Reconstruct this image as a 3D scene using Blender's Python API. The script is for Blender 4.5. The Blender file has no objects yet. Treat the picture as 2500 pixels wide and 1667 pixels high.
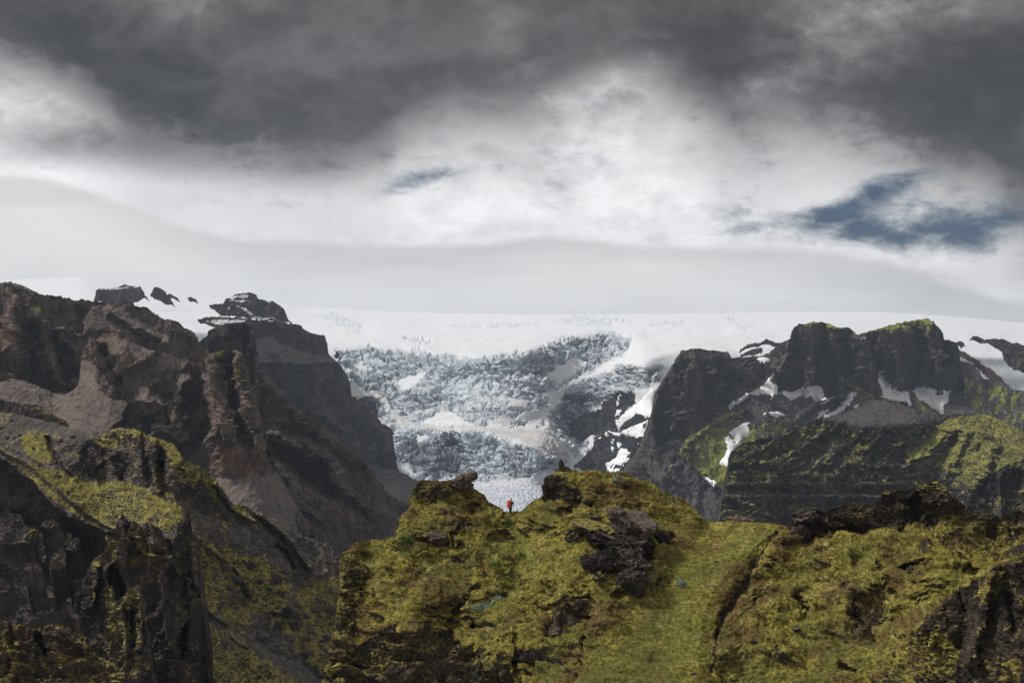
import bpy, math, random
import numpy as np

# ---------------------------------------------------------------- camera, light, sky, exposure
F = 3472.0            # focal length in photograph pixels (50 mm lens on a 36 mm frame, 2500 px wide)
EYE = 330.0           # eye height above the valley floor, metres
HOR = 900.0           # photograph row of the eye level
scene = bpy.context.scene
COL = scene.collection

cam_data = bpy.data.cameras.new("camera")
cam_data.lens = 50.0
cam_data.sensor_width = 36.0
cam_data.shift_y = (HOR - 833.5) / 2500.0
cam_data.clip_start = 1.0
cam_data.clip_end = 60000.0
cam = bpy.data.objects.new("camera", cam_data)
cam.location = (0, 0, EYE)
cam.rotation_euler = (math.pi / 2, 0, 0)
COL.objects.link(cam)
scene.camera = cam

scene.view_settings.view_transform = 'Standard'
scene.view_settings.look = 'None'
scene.view_settings.gamma = 1.0
scene.view_settings.exposure = EXPOSURE = 0.0
scene.view_settings.use_curve_mapping = False
scene.cycles.max_bounces = 4
scene.cycles.diffuse_bounces = 3
scene.cycles.glossy_bounces = 1
scene.cycles.transmission_bounces = 1
scene.cycles.volume_bounces = 0
scene.cycles.use_denoising = True
scene.cycles.denoising_prefilter = 'ACCURATE'

SUN_DIR = np.array((-0.60, 0.06, 0.74)); SUN_DIR /= np.linalg.norm(SUN_DIR)   # towards the sun
sun_data = bpy.data.lights.new("sun", 'SUN')
sun_data.energy = 3.9
sun_data.angle = math.radians(10)
sun_data.color = (1.0, 0.97, 0.93)
sun = bpy.data.objects.new("sun", sun_data)
from mathutils import Vector
sun.rotation_euler = Vector(SUN_DIR).to_track_quat('Z', 'Y').to_euler()
sun.location = (0, 0, 3000)
COL.objects.link(sun)


class NT:
    """small helper to write node trees as expressions"""
    def __init__(self, tree):
        self.t = tree
        self.n = tree.nodes
        self.l = tree.links
    def new(self, kind, **kw):
        n = self.n.new(kind)
        for k, v in kw.items():
            setattr(n, k, v)
        return n
    def put(self, sock, v):
        if isinstance(v, bpy.types.NodeSocket):
            self.l.new(v, sock)
        elif v is not None:
            sock.default_value = v
    def math(self, op, a, b=None, c=None, clamp=False):
        n = self.new('ShaderNodeMath', operation=op, use_clamp=clamp)
        self.put(n.inputs[0], a)
        if b is not None: self.put(n.inputs[1], b)
        if c is not None: self.put(n.inputs[2], c)
        return n.outputs[0]
    def add(self, a, b): return self.math('ADD', a, b)
    def sub(self, a, b): return self.math('SUBTRACT', a, b)
    def mul(self, a, b): return self.math('MULTIPLY', a, b)
    def vec(self, op, a, b=None, s=None):
        n = self.new('ShaderNodeVectorMath', operation=op)
        self.put(n.inputs[0], a)
        if b is not None: self.put(n.inputs[1], b)
        if s is not None: self.put(n.inputs['Scale'], s)
        return n.outputs['Value'] if op in ('LENGTH', 'DOT_PRODUCT', 'DISTANCE') else n.outputs[0]
    def step(self, v, lo, hi, a=0.0, b=1.0, kind='SMOOTHSTEP'):
        n = self.new('ShaderNodeMapRange', interpolation_type=kind)
        self.put(n.inputs[0], v)
        for i, q in enumerate((lo, hi, a, b)):
            self.put(n.inputs[i + 1], q)
        return n.outputs[0]
    def mix(self, f, a, b, blend='MIX'):
        n = self.new('ShaderNodeMix', data_type='RGBA', blend_type=blend, clamp_factor=True)
        self.put(n.inputs[0], f)
        self.put(n.inputs[6], a if not isinstance(a, tuple) else (*a[:3], 1))
        self.put(n.inputs[7], b if not isinstance(b, tuple) else (*b[:3], 1))
        return n.outputs[2]
    def noise(self, v, scale, detail=4.0, rough=0.55, dist=0.0, out=0, lac=2.0):
        n = self.new('ShaderNodeTexNoise')
        self.put(n.inputs['Vector'], v)
        n.inputs['Scale'].default_value = scale
        n.inputs['Detail'].default_value = detail
        n.inputs['Roughness'].default_value = rough
        n.inputs['Lacunarity'].default_value = lac
        n.inputs['Distortion'].default_value = dist
        return n.outputs[out]
    def curve(self, v, pts):
        """piecewise curve; pts = [(x, y)] with x, y in 0..1"""
        n = self.new('ShaderNodeFloatCurve')
        self.put(n.inputs[1], v)
        c = n.mapping.curves[0]
        c.points[0].location = pts[0]
        c.points[-1].location = pts[-1]
        for p in pts[1:-1]:
            c.points.new(*p)
        n.mapping.use_clip = False
        n.mapping.extend = 'HORIZONTAL'
        n.mapping.update()
        return n.outputs[0]


world = bpy.data.worlds.new("World")
scene.world = world
world.use_nodes = True
world.node_tree.nodes.clear()
w = NT(world.node_tree)
dirv = w.new('ShaderNodeTexCoord').outputs['Generated']
sep = w.new('ShaderNodeSeparateXYZ')
w.put(sep.inputs[0], dirv)
dx, dy, dz = sep.outputs
az = w.math('ARCTAN2', dx, dy)                                        # azimuth from the valley axis
hh = w.math('SQRT', w.add(w.mul(dx, dx), w.mul(dy, dy)))
el = w.math('ARCTAN2', dz, hh)                                        # elevation
A0 = math.radians(30)
aN = w.add(w.math('DIVIDE', az, 2 * A0), 0.5)                         # -30..30 degrees -> 0..1
EMAX = math.radians(20)

def sky_pt(px, py):
    """azimuth and elevation (radians) of a direction, given as seen in the photograph"""
    x = (px - 1250) / F
    z = (HOR - py) / F
    return math.atan2(x, 1), math.atan2(z, math.hypot(x, 1))

def sky_curve(pts):
    q = []
    for px, py in pts:
        a, e = sky_pt(px, py)
        q.append((a / (2 * A0) + 0.5, e / EMAX))
    return w.mul(w.curve(aN, q), EMAX)

PXR = 1 / F                                                           # one photograph pixel in radians
flat = w.new('ShaderNodeCombineXYZ')
w.put(flat.inputs[0], az); w.put(flat.inputs[1], w.mul(el, 1.5)); 
nv = w.vec('ADD', flat.outputs[0], (3.1, 0.2, 0))
nv3 = w.vec('MULTIPLY', dirv, (1.0, 1.0, 1.7))
big = w.noise(nv3, 5.0, 5, 0.55, 0.3)
mid = w.noise(nv3, 17.0, 6, 0.6, 0.5)
fine = w.noise(nv3, 40.0, 9, 0.66, 0.25)
bigc = w.sub(big, 0.5); midc = w.sub(mid, 0.5); finec = w.sub(fine, 0.5)

# dark cloud deck
deck_edge = sky_curve([(-700, 60), (0, 150), (150, 200), (250, 270), (380, 345), (600, 372), (800, 392), (930, 360),
                       (1010, 290), (1150, 262), (1300, 262), (1420, 200), (1560, 185), (1700, 240), (1800, 300),
                       (1980, 290), (2150, 335), (2300, 395), (2420, 445), (2500, 500), (3200, 560)])
dd = w.sub(el, deck_edge)
dd = w.add(dd, w.mul(midc, 190 * PXR))
dd = w.add(dd, w.mul(bigc, 60 * PXR))
dd = w.add(dd, w.mul(finec, 230 * PXR))
deck = w.step(dd, -80 * PXR, 70 * PXR)
halo = w.step(dd, -260 * PXR, 0 * PXR)                                # grey thickening towards the deck

def blob(px, py, rx, ry, rot=0.0):
    a, e = sky_pt(px, py)
    v = w.vec('SUBTRACT', ae, (a, e, 0))
    if rot:
        m = w.new('ShaderNodeVectorRotate', rotation_type='Z_AXIS')
        w.put(m.inputs['Vector'], v)
        m.inputs['Angle'].default_value = -rot
        v = m.outputs[0]
    v = w.vec('MULTIPLY', v, (F / rx, F / ry, 0))
    d = w.vec('DOT_PRODUCT', v, v)
    return w.math('EXPONENT', w.mul(d, -1.0))

aev = w.new('ShaderNodeCombineXYZ')
w.put(aev.inputs[0], az); w.put(aev.inputs[1], el)
ae = aev.outputs[0]
def total(lst):
    s = None
    for b in lst:
        v = blob(*b[:5]) if len(b) > 4 else blob(*b)
        if len(b) > 5: v = w.mul(v, b[5])
        s = v if s is None else w.add(s, v)
    return s

light_spots = total([(1500, 210, 130, 60, 0.3, 0.75), (1850, 230, 70, 32, 0.0, 0.6), (1340, 235, 40, 28, 0.0, 0.5),
                     (2060, 70, 200, 130, 0.2, 0.30), (2300, 5, 200, 40, 0.0, 0.35), (1250, 130, 60, 110, 0.3, 0.22),
                     (480, 5, 120, 40, 0.0, 0.35), (60, 230, 170, 60, -0.3, 0.5), (820, 130, 120, 70, 0, .12)])
deck = w.math('SUBTRACT', deck, w.mul(light_spots, w.add(0.75, w.mul(finec, 2.4))), clamp=True)
dark_spots = total([(430, 300, 260, 130), (2330, 250, 260, 190), (160, 110, 200, 90, -0.3), (1800, 120, 200, 120)])
deck_col = w.mix(w.step(w.add(w.add(w.add(0.5, w.mul(midc, 1.2)), w.mul(finec, 0.5)), w.mul(dark_spots, -0.36)), 0.05, 0.9),
                 (0.040, 0.040, 0.040), (0.125, 0.124, 0.125))
over = w.step(w.add(el, w.mul(bigc, 0.25)), math.radians(17.5), math.radians(34))      # higher up the deck is broken and lighter
deck_col = w.mix(over, deck_col, w.mix(w.step(w.add(mid, w.mul(bigc, .6)), 0.40, 0.62), (0.20, 0.205, 0.22), (0.50, 0.51, 0.53)))
# bright cloud below the deck
tone = w.add(0.72, w.mul(midc, 0.60))
tone = w.add(tone, w.mul(w.mul(finec, 0.75), w.add(0.5, total([(1450, 300, 420, 160), (60, 270, 260, 110), (2350, 480, 260, 120), (800, 420, 400, 70)]))))
tone = w.add(tone, w.mul(total([(900, 500, 900, 70, 0, 1.0), (1500, 330, 330, 60, 0, 0.4), (80, 425, 500, 25, -0.05, .7), (2350, 620, 300, 30, 0, .5)]), 0.14))
tone = w.sub(tone, w.mul(halo, 0.36))
tone = w.sub(tone, w.mul(total([(150, 350, 230, 45, 0, 1.0), (30, 260, 90, 40, 0, -0.6)]), 0.25))
tone = w.math('MINIMUM', w.math('MAXIMUM', tone, 0.12), 0.86)
cl = w.new('ShaderNodeCombineColor')
w.put(cl.inputs[0], tone); w.put(cl.inputs[1], w.mul(tone, 1.0)); w.put(cl.inputs[2], w.mul(tone, 1.015))
# blue gaps
gaps = total([(1900, 535, 210, 34, 0.05, 1.15), (1790, 505, 70, 44, -0.6, .9), (2030, 515, 130, 34, 0.25, 1.0),
              (2130, 470, 130, 38, 0.42, 1.15), (2240, 430, 90, 26, 0.3, .95), (2180, 585, 220, 50, 0.0, 1.5),
              (2340, 550, 180, 44, 0.15, 1.1), (2500, 545, 170, 56, 0.05, 1.3), (2120, 540, 90, 44, 0.5, 1.0), (1840, 420, 90, 60, 0.3, .45), (2300, 500, 160, 60, 0, .5),
              (1000, 446, 90, 26, 0.3, 1.15), (1110, 426, 110, 20, 0.1, .95), (1280, 402, 120, 24, 0.1, 1.0),
              (1358, 448, 50, 28, -0.4, 1.05), (1420, 352, 46, 30, 0.5, .95), (1842, 375, 30, 28, 0.3, .7), (700, 430, 200, 40, 0, .45)])
gn = w.noise(w.vec('MULTIPLY', dirv, (1.0, 1.0, 2.2)), 26.0, 9, 0.66, 0.35)
gap = w.step(w.add(w.mul(gaps, 0.74), w.mul(w.sub(gn, 0.5), 4.0)), 0.25, 2.1, 0.0, 0.97)
skyt = w.new('ShaderNodeTexSky', sky_type='NISHITA', sun_disc=False)
skyt.sun_elevation = math.asin(SUN_DIR[2])
skyt.sun_rotation = math.atan2(SUN_DIR[0], SUN_DIR[1])
blue = w.mix(1.0, skyt.outputs[0], (0.10, 0.17, 0.27), 'MULTIPLY')
blue = w.vec('SCALE', blue, s=0.090)
body = w.mix(gap, cl.outputs[0], blue)
# smooth cap cloud lying over the ice cap
cap_edge = sky_curve([(-700, 470), (-200, 428), (0, 427), (90, 433), (180, 455), (270, 487), (360, 520), (470, 560), (570, 579),
                      (720, 590), (900, 597), (1080, 600), (1180, 598), (1260, 586), (1340, 582), (1450, 589), (1600, 602),
                      (1760, 603), (1920, 608), (2060, 622), (2170, 645), (2300, 690), (2500, 740), (3200, 760)])
ce = w.add(w.sub(cap_edge, el), w.mul(finec, 5 * PXR))
cap = w.step(w.add(ce, w.mul(w.mul(finec, w.noise(flat.outputs[0], 9.0, 2)), 60 * PXR)), -12 * PXR, 16 * PXR)
capt = w.step(ce, 0, 130 * PXR)
cap_col = w.mix(capt, (0.56, 0.562, 0.568), (0.70, 0.70, 0.70))
cap_col = w.mix(w.mul(total([(1540, 670, 260, 60), (250, 560, 380, 90, -0.3, .6), (1100, 740, 500, 40, 0, 0.6)]), 0.55), cap_col, (0.78, 0.78, 0.775))
cap_col = w.mix(w.mul(total([(2350, 735, 260, 55), (650, 690, 120, 40, 0, .35)]), 0.5), cap_col, (0.50, 0.51, 0.53))
cst = w.noise(w.vec('MULTIPLY', flat.outputs[0], (1.0, 4.5, 1)), 9.0, 5, 0.55, 0.4)
cap_col = w.vec('SCALE', cap_col, s=w.step(cst, 0.3, 0.7, 0.94, 1.05, 'LINEAR'))
allc = w.mix(cap, body, cap_col)
allc = w.mix(w.math('MULTIPLY', deck, w.sub(1.0, cap)), allc, deck_col)
bg = w.new('ShaderNodeBackground')
w.put(bg.inputs[0], w.vec('SCALE', allc, s=11.5))
bg.inputs[1].default_value = 0.10
wo = w.new('ShaderNodeOutputWorld')
w.put(wo.inputs[0], bg.outputs[0])
world.cycles.sampling_method = 'MANUAL'
world.cycles.sample_map_resolution = 1024

# ---------------------------------------------------------------- noise
_rng = np.random.RandomState(11)
_P = np.concatenate([_rng.permutation(1024)] * 2).astype(np.int32)
_G = _rng.normal(size=(1024, 3)).astype(np.float32)
_G /= np.linalg.norm(_G, axis=1)[:, None]
_R = np.array([[0.36, 0.48, -0.8], [-0.8, 0.6, 0.0], [0.48, 0.64, 0.6]], np.float32)

def perlin(p):
    sh = p.shape[:-1]
    p = p.reshape(-1, 3)
    i = np.floor(p)
    f = (p - i).astype(np.float32)
    i = i.astype(np.int32) & 1023
    u = f * f * f * (f * (f * 6 - 15) + 10)
    x, y, z = f[:, 0], f[:, 1], f[:, 2]
    i0, i1, i2 = i[:, 0], i[:, 1], i[:, 2]
    j0, j1, j2 = (i0 + 1) & 1023, (i1 + 1) & 1023, (i2 + 1) & 1023
    def c(a, b, cc, ox, oy, oz):
        g = _G[_P[_P[_P[a] + b] + cc]]
        return g[:, 0] * (x - ox) + g[:, 1] * (y - oy) + g[:, 2] * (z - oz)
    def l(a, b, t): return a + (b - a) * t
    r = l(l(l(c(i0, i1, i2, 0, 0, 0), c(j0, i1, i2, 1, 0, 0), u[:, 0]), l(c(i0, j1, i2, 0, 1, 0), c(j0, j1, i2, 1, 1, 0), u[:, 0]), u[:, 1]),
          l(l(c(i0, i1, j2, 0, 0, 1), c(j0, i1, j2, 1, 0, 1), u[:, 0]), l(c(i0, j1, j2, 0, 1, 1), c(j0, j1, j2, 1, 1, 1), u[:, 0]), u[:, 1]), u[:, 2])
    return (r * 1.5).reshape(sh)

def fbm(p, octs, gain=0.5, ridged=False, rot=True):
    s = np.zeros(p.shape[:-1], np.float32)
    a, tot = 1.0, 0.0
    q = p.astype(np.float32)
    prev = None
    for _ in range(octs):
        n = perlin(q)
        if ridged:
            n = 1 - np.minimum(np.abs(n) * 2, 1)
            n = n * n
            if prev is not None:
                n = n * np.minimum(1, 0.55 + 0.6 * prev)
            prev = n
            n = n * 2 - 0.8
        s += a * n
        tot += a
        a *= gain
        q = ((q @ _R.T) if rot else q) * (2.03 if rot else 2.11) + 17.37
    return s / tot

def worley(p):
    """F1 and F2-F1 distances for 3D points"""
    sh = p.shape[:-1]
    p = p.reshape(-1, 3).astype(np.float32)
    i = np.floor(p).astype(np.int32)
    f1 = np.full(len(p), 9.0, np.float32); f2 = f1.copy(); cid = np.zeros(len(p), np.int32)
    for a in (-1, 0, 1):
        for b in (-1, 0, 1):
            for c in (-1, 0, 1):
                q = i + np.array((a, b, c), np.int32)
                h = _P[_P[_P[q[:, 0] & 1023] + (q[:, 1] & 1023)] + (q[:, 2] & 1023)]
                o = q + (_G[h] * 0.45 + 0.5)
                d = np.sqrt(((p - o) ** 2).sum(1))
                near = d < f1
                f2 = np.where(near, f1, np.minimum(f2, d))
                cid = np.where(near, h, cid)
                f1 = np.where(near, d, f1)
    return f1.reshape(sh), (f2 - f1).reshape(sh), (cid / 1024.0).reshape(sh)

def sstep(x, a, b):
    t = np.clip((x - a) / (b - a), 0, 1)
    return (t * t * (3 - 2 * t)).astype(np.float32)

def seg_dist(X, Y, pts, closed=False):
    """distance to a polyline and the running parameter (0..1) of the nearest point"""
    best = np.full(X.shape, 1e9, np.float32); tt = np.zeros(X.shape, np.float32)
    n = len(pts); m = n if closed else n - 1
    for k in range(m):
        x0, y0 = pts[k]; x1, y1 = pts[(k + 1) % n]
        dx, dy = x1 - x0, y1 - y0
        t = np.clip(((X - x0) * dx + (Y - y0) * dy) / (dx * dx + dy * dy + 1e-9), 0, 1)
        d = np.hypot(X - x0 - t * dx, Y - y0 - t * dy)
        c = d < best
        best = np.where(c, d, best)
        tt = np.where(c, (k + t) / m, tt)
    return best, tt

def poly_sdf(X, Y, pts):
    """signed distance in photograph pixels, positive inside"""
    d, _ = seg_dist(X, Y, pts, True)
    ins = np.zeros(X.shape, bool)
    n = len(pts)
    for k in range(n):
        x0, y0 = pts[k]; x1, y1 = pts[(k + 1) % n]
        if y0 == y1: continue
        c = ((y0 > Y) != (y1 > Y)) & (X < (x1 - x0) * (Y - y0) / (y1 - y0) + x0)
        ins ^= c
    return np.where(ins, d, -d).astype(np.float32)

def Zm(ox, oy, s):
    return lambda *p: [(ox + x / s, oy + y / s) for x, y in p]
Z1 = Zm(0, 640, 2.6133); Z2 = Zm(0, 1000, 2.3511); Z3 = Zm(750, 700, 2.6133)
Z4 = Zm(1500, 700, 2.351); Z5 = Zm(780, 1080, 2.6133); Z6 = Zm(1600, 1080, 2.6133)
Z7 = Zm(800, 820, 4.704); Z8 = Zm(0, 1200, 3.92); Z9 = Zm(1300, 1180, 5.873); Z10 = Zm(800, 1300, 4.704)
Z11 = Zm(2000, 1300, 4.704); Z12 = Zm(980, 1100, 4.704)

def world_pt(px, py, D):
    return np.stack([(px - 1250) / F * D, D, EYE + (HOR - py) / F * D], -1)


# ---------------------------------------------------------------- meshes
def make_mesh(name, V, faces, mat, smooth=False, attrs=None, parent=None):
    me = bpy.data.meshes.new(name)
    V = np.ascontiguousarray(V, np.float32).reshape(-1, 3)
    faces = np.ascontiguousarray(faces, np.int32)
    n, k = faces.shape
    me.vertices.add(len(V)); me.vertices.foreach_set('co', V.ravel())
    me.loops.add(n * k); me.loops.foreach_set('vertex_index', faces.ravel())
    me.polygons.add(n)
    me.polygons.foreach_set('loop_start', np.arange(0, n * k, k, dtype=np.int32))
    me.polygons.foreach_set('use_smooth', np.full(n, smooth, bool))
    me.update(calc_edges=True)
    for an, av in (attrs or {}).items():
        at = me.attributes.new(an, 'FLOAT_COLOR', 'POINT')
        at.data.foreach_set('color', np.ascontiguousarray(av, np.float32).ravel())
    me.materials.append(mat)
    o = bpy.data.objects.new(name, me)
    COL.objects.link(o)
    if parent is not None: o.parent = parent
    return o

def tag(o, label=None, cat=None, kind=None, group=None):
    if label: o['label'] = label
    if cat: o['category'] = cat
    if kind: o['kind'] = kind
    if group: o['group'] = group
    return o

def grid_faces(nr, nc):
    a = np.arange(nr * nc, dtype=np.int32).reshape(nr, nc)
    return np.stack([a[:-1, :-1], a[1:, :-1], a[1:, 1:], a[:-1, 1:]], -1).reshape(-1, 4)

class Land:
    """A landform: a real surface that runs from its crest down to its foot, integrated from slope angles,
    with a back side behind the crest. Crest and feature lines are given as bearings seen from the viewpoint."""
    def __init__(s, name, top, dist, bottom, slope, step=2.4, pad=0, crest=(2.0, 40.0), regions=(), seed=0, back=0.12, backslope=38, x0=None, x1=None, rough_slope=0.0, rs_scale=120, relax=24.0, relaxw=0.22, join=0.9, jag=2.6, smoothx=0):
        s.jag = jag
        s.name = name
        tx = np.array([p[0] for p in top], float); ty = np.array([p[1] for p in top], float)
        x0 = tx[0] if x0 is None else x0
        x1 = tx[-1] if x1 is None else x1
        nc = int((x1 - x0) / step) + 1
        px = np.linspace(x0, x1, nc)
        ytop = np.interp(px, tx, ty)
        a, lam = crest
        q = np.stack([px / lam, np.full(nc, seed * 7.7), np.zeros(nc)], -1)
        ytop = ytop + a * fbm(q, 5, 0.6) * 2
        yb = np.interp(px, [p[0] for p in bottom], [p[1] for p in bottom]) if isinstance(bottom, (list, tuple)) else np.full(nc, float(bottom))
        yb = np.maximum(yb, ytop + 6)
        nr = int(np.max(yb - ytop) / step) + 2
        t = np.linspace(0, 1, nr)[:, None]
        X = np.repeat(px[None], nr, 0).astype(np.float32)
        if (yb - ytop).max() < 70:
            Y = (ytop[None] + t * (yb - ytop)[None]).astype(np.float32)
        else:                                   # level rows that only bend to follow the crest right below it
            y0_ = ytop.min(); w_ = 5.0
            nr = int((yb.max() - y0_) / step) + 2
            yr = np.linspace(y0_, yb.max(), nr)[:, None]
            z = (yr - ytop[None]) / w_
            Y = ytop[None] + w_ * (np.logaddexp(0, z) - np.logaddexp(0, z[:1]))
            Y = np.minimum(Y, yb[None] + 0.02 * (yr - y0_)).astype(np.float32)
            t = yr
            X = np.repeat(px[None], nr, 0).astype(np.float32)
        # depth: integrate the slope angles downwards on a regular lattice, letting neighbouring columns relax
        g = 3.0
        gx = np.arange(x0, x1 + g, g); gy = np.arange(ytop.min() - g, yb.max() + 2 * g, g)
        GX, GY = np.meshgrid(gx, gy); GX = GX.astype(np.float32); GY = GY.astype(np.float32)
        S = np.full(GX.shape, float(slope), np.float32)
        for poly, ang, soft in regions:
            m = sstep(poly_sdf(GX, GY, poly), -soft, soft)
            S = S * (1 - m) + ang * m
        if rough_slope:
            S = S + rough_slope * fbm(np.stack([GX / rs_scale, GY / (rs_scale * .6), GX * 0 + seed], -1), 3)
        tS = np.tan(np.radians(np.clip(S, 0.5, 86))).astype(np.float64)
        gt = np.interp(gx, px, ytop); d0 = np.interp(gx, [p[0] for p in dist], [p[1] for p in dist])
        d0 = np.convolve(np.pad(d0, 12, 'edge'), np.ones(25) / 25, 'valid')
        GD = np.repeat(d0[None], len(gy), 0)
        kw = max(1, int(relax / g)); ker = np.ones(2 * kw + 1)
        on = np.zeros(len(gx), bool); cur = d0.copy()
        for r in range(len(gy)):
            act = gy[r] >= gt
            den = np.maximum(tS[r] - (HOR - gy[r]) / F, 0.02)
            cur = np.where(on, cur - g / F * cur / den, d0 - np.clip(gy[r] - gt, 0, g) / F * d0 / den)
            off = cur - d0
            wgt = act.astype(float)
            sm = np.convolve(np.pad(off * wgt, kw, 'edge'), ker, 'valid'); sw = np.convolve(np.pad(wgt, kw, 'edge'), ker, 'valid')
            avg = np.where(sw > 0, sm / np.maximum(sw, 1), off)
            new = act & ~on
            # a column that starts lower down the flank joins its neighbours' depth
            nb = np.where(sw > wgt.sum() * 0, avg, 0)
            off = np.where(new & (join > 0), join * nb, off)
            off = np.where(act, off + relaxw * (avg - off), 0)
            cur = d0 + off
            on = act
            GD[r] = cur
        fx = np.clip((X - x0) / g, 0, len(gx) - 1.001); fy = np.clip((Y - gy[0]) / g, 0, len(gy) - 1.001)
        ix = fx.astype(int); iy = fy.astype(int); ax = fx - ix; ay = fy - iy
        rs0 = np.clip(np.ceil((gt - gy[0]) / g).astype(int), 0, len(gy) - 1)
        for c in range(len(gx)):
            k = rs0[c]
            GD[:k, c] = d0[c] + (gt[c] - gy[:k]) / F * d0[c] / max(tS[k, c] - (HOR - gy[k]) / F, 0.02)
        D = (GD[iy, ix] * (1 - ax) + GD[iy, ix + 1] * ax) * (1 - ay) + (GD[iy + 1, ix] * (1 - ax) + GD[iy + 1, ix + 1] * ax) * ay
        if smoothx:
            c = np.cumsum(np.pad(D, ((0, 0), (smoothx + 1, smoothx)), 'edge'), axis=1)
            D = (c[:, 2 * smoothx + 1:] - c[:, :-2 * smoothx - 1]) / (2 * smoothx + 1)
        s.X, s.Y, s.D = X, Y, D
        s.nr, s.nc, s.step = nr, nc, step
        s.back, s.backslope = back, backslope
        s.rough = np.ones(X.shape, np.float32)
        s.m = np.zeros(X.shape + (4,), np.float32)
        s.P = None
    def _box(s, pts, m):
        xs = [p[0] for p in pts]; ys = [p[1] for p in pts]
        b = (s.X > min(xs) - m) & (s.X < max(xs) + m) & (s.Y > min(ys) - m) & (s.Y < max(ys) + m)
        rr = np.where(b.any(1))[0]; cc = np.where(b.any(0))[0]
        if len(rr) == 0: return None
        return (slice(rr[0], rr[-1] + 1), slice(cc[0], cc[-1] + 1))
    def mask(s, poly, soft=6, warp=0, lam=40, seed=0):
        out = np.zeros(s.X.shape, np.float32)
        sl = s._box(poly, soft + 2 * warp + 2)
        if sl is None: return out
        X, Y = s.X[sl], s.Y[sl]
        d = poly_sdf(X, Y, poly)
        if warp:
            d = d + warp * 2 * fbm(np.stack([X / lam, Y / lam, np.full_like(X, seed * 3.3)], -1), 5, 0.6)
        out[sl] = sstep(d, -soft, soft)
        return out
    def line(s, pts, width, warp=0, lam=30, seed=0):
        out = np.zeros(s.X.shape, np.float32)
        wm = max(width) if isinstance(width, (list, tuple)) else width
        sl = s._box(pts, wm + 2 * warp + 2)
        if sl is None: return out
        X, Y = s.X[sl], s.Y[sl]
        if warp:
            q = np.stack([X / lam, Y / lam, np.full_like(X, seed + 5.1)], -1)
            X = X + warp * 2 * fbm(q, 3); Y = Y + warp * 2 * fbm(q + 31.7, 3)
        d, t = seg_dist(X, Y, pts)
        if isinstance(width, (list, tuple)):
            width = np.interp(t, np.linspace(0, 1, len(width)), width)
        out[sl] = np.clip(1 - d / width, 0, 1)
        return out
    def push(s, amount, m):
        """move towards the viewpoint by amount metres where m"""
        s.D = s.D - amount * m
    def set(s, ch, m, v=1.0):
        s.m[..., ch] = s.m[..., ch] * (1 - m) + v * m
    def solve(s):
        wx = s.jag * 2 * fbm(np.stack([s.X / 26, s.Y / 15, s.X * 0 + 4.4], -1), 4, 0.6) if s.jag else 0
        s.P = world_pt(s.X + wx, s.Y, s.D).astype(np.float32)
        s.normals()
    def normals(s):
        P = s.P
        du = np.gradient(P, axis=1); dv = np.gradient(P, axis=0)
        n = np.cross(dv, du)
        n /= np.linalg.norm(n, axis=-1, keepdims=True) + 1e-9
        s.N = n
    def smoothN(s, k):
        """normals of the surface seen at a coarser scale"""
        n = s.N
        for ax in (0, 1):
            c = np.cumsum(np.concatenate([np.repeat(n.take([0], ax), k + 1, ax), n, np.repeat(n.take([-1], ax), k, ax)], ax), axis=ax)
            L = n.shape[ax]
            n = (c.take(range(2 * k + 1, 2 * k + 1 + L), ax) - c.take(range(0, L), ax)) / (2 * k + 1)
        return n / (np.linalg.norm(n, axis=-1, keepdims=True) + 1e-9)
    def disp(s, h, k=6, horizontal=0.0):
        n = s.smoothN(min(k, (min(s.nr, s.nc) - 1) // 2)) if k else s.N
        if horizontal:
            n = n * np.array([1, 1, 1 - horizontal], np.float32)
        s.P = s.P + n * h[..., None]
        s.normals()
    def build(s, mat, smooth=False, name=None, parent=None, extra=None, skirt=44):
        ridge = s.P[0]
        Dm = float(s.D[0].mean())
        rows, att = [], []
        K = 9
        tb = math.tan(math.radians(s.backslope))
        for k in range(K, 0, -1):
            b = (k / K) ** 1.8 * s.back * Dm
            nz = fbm(np.stack([ridge[:, 0] / (0.03 * Dm), np.full(s.nc, b / (0.03 * Dm)), ridge[:, 0] * 0], -1), 3) * (0.012 if s.backslope > 15 else 0.0) * Dm * (k / K)
            r = ridge.copy(); r[:, 1] += b; r[:, 2] -= b * tb + nz * 0.5 + 0.002 * Dm * (k / K)
            rows.append(r); att.append(s.m[0])
        low, SK = [], 8 if skirt else 0                # the slope goes on down to the valley floor
        foot = s.P[-1]
        for k in range(1, SK + 1):
            dz = np.maximum(foot[:, 2] + 108, 1) * (k / SK) ** 1.5
            r = foot.copy(); r[:, 2] -= dz; r[:, 1] -= dz / math.tan(math.radians(skirt))
            r[:, 1] += fbm(r / 60, 3) * dz * 0.25
            low.append(r[None])
        V = np.concatenate([np.stack(rows), s.P] + low, 0)
        M = np.concatenate([np.stack(att), s.m] + [s.m[-1:]] * SK, 0)
        at = {'mask': M}
        if extra is not None:
            at['mask2'] = np.concatenate([np.repeat(extra[:1], K, 0), extra] + [extra[-1:]] * SK, 0)
        return make_mesh(name or s.name, V, grid_faces(V.shape[0], s.nc), mat, smooth, at, parent)
    def drape(s, poly, name, mat, lift, warp=3, lam=14, seed=0, thresh=0.0, smooth=True, holes=(), flat=0, grow=0.0):
        poly_grow = grow
        """a thin real layer (snow, ice, water) lying on this surface within an outline"""
        d = poly_sdf(s.X, s.Y, poly)
        bb = d > -6 * s.step
        if not bb.any(): return None
        rr = np.where(bb.any(1))[0]; cc = np.where(bb.any(0))[0]
        r0, r1, c0, c1 = max(rr[0] - 1, 0), rr[-1] + 2, max(cc[0] - 1, 0), cc[-1] + 2
        sl = (slice(r0, r1), slice(c0, c1))
        X, Y, P, N, d = s.X[sl], s.Y[sl], s.P[sl], s.smoothN(2)[sl], d[sl]
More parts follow.
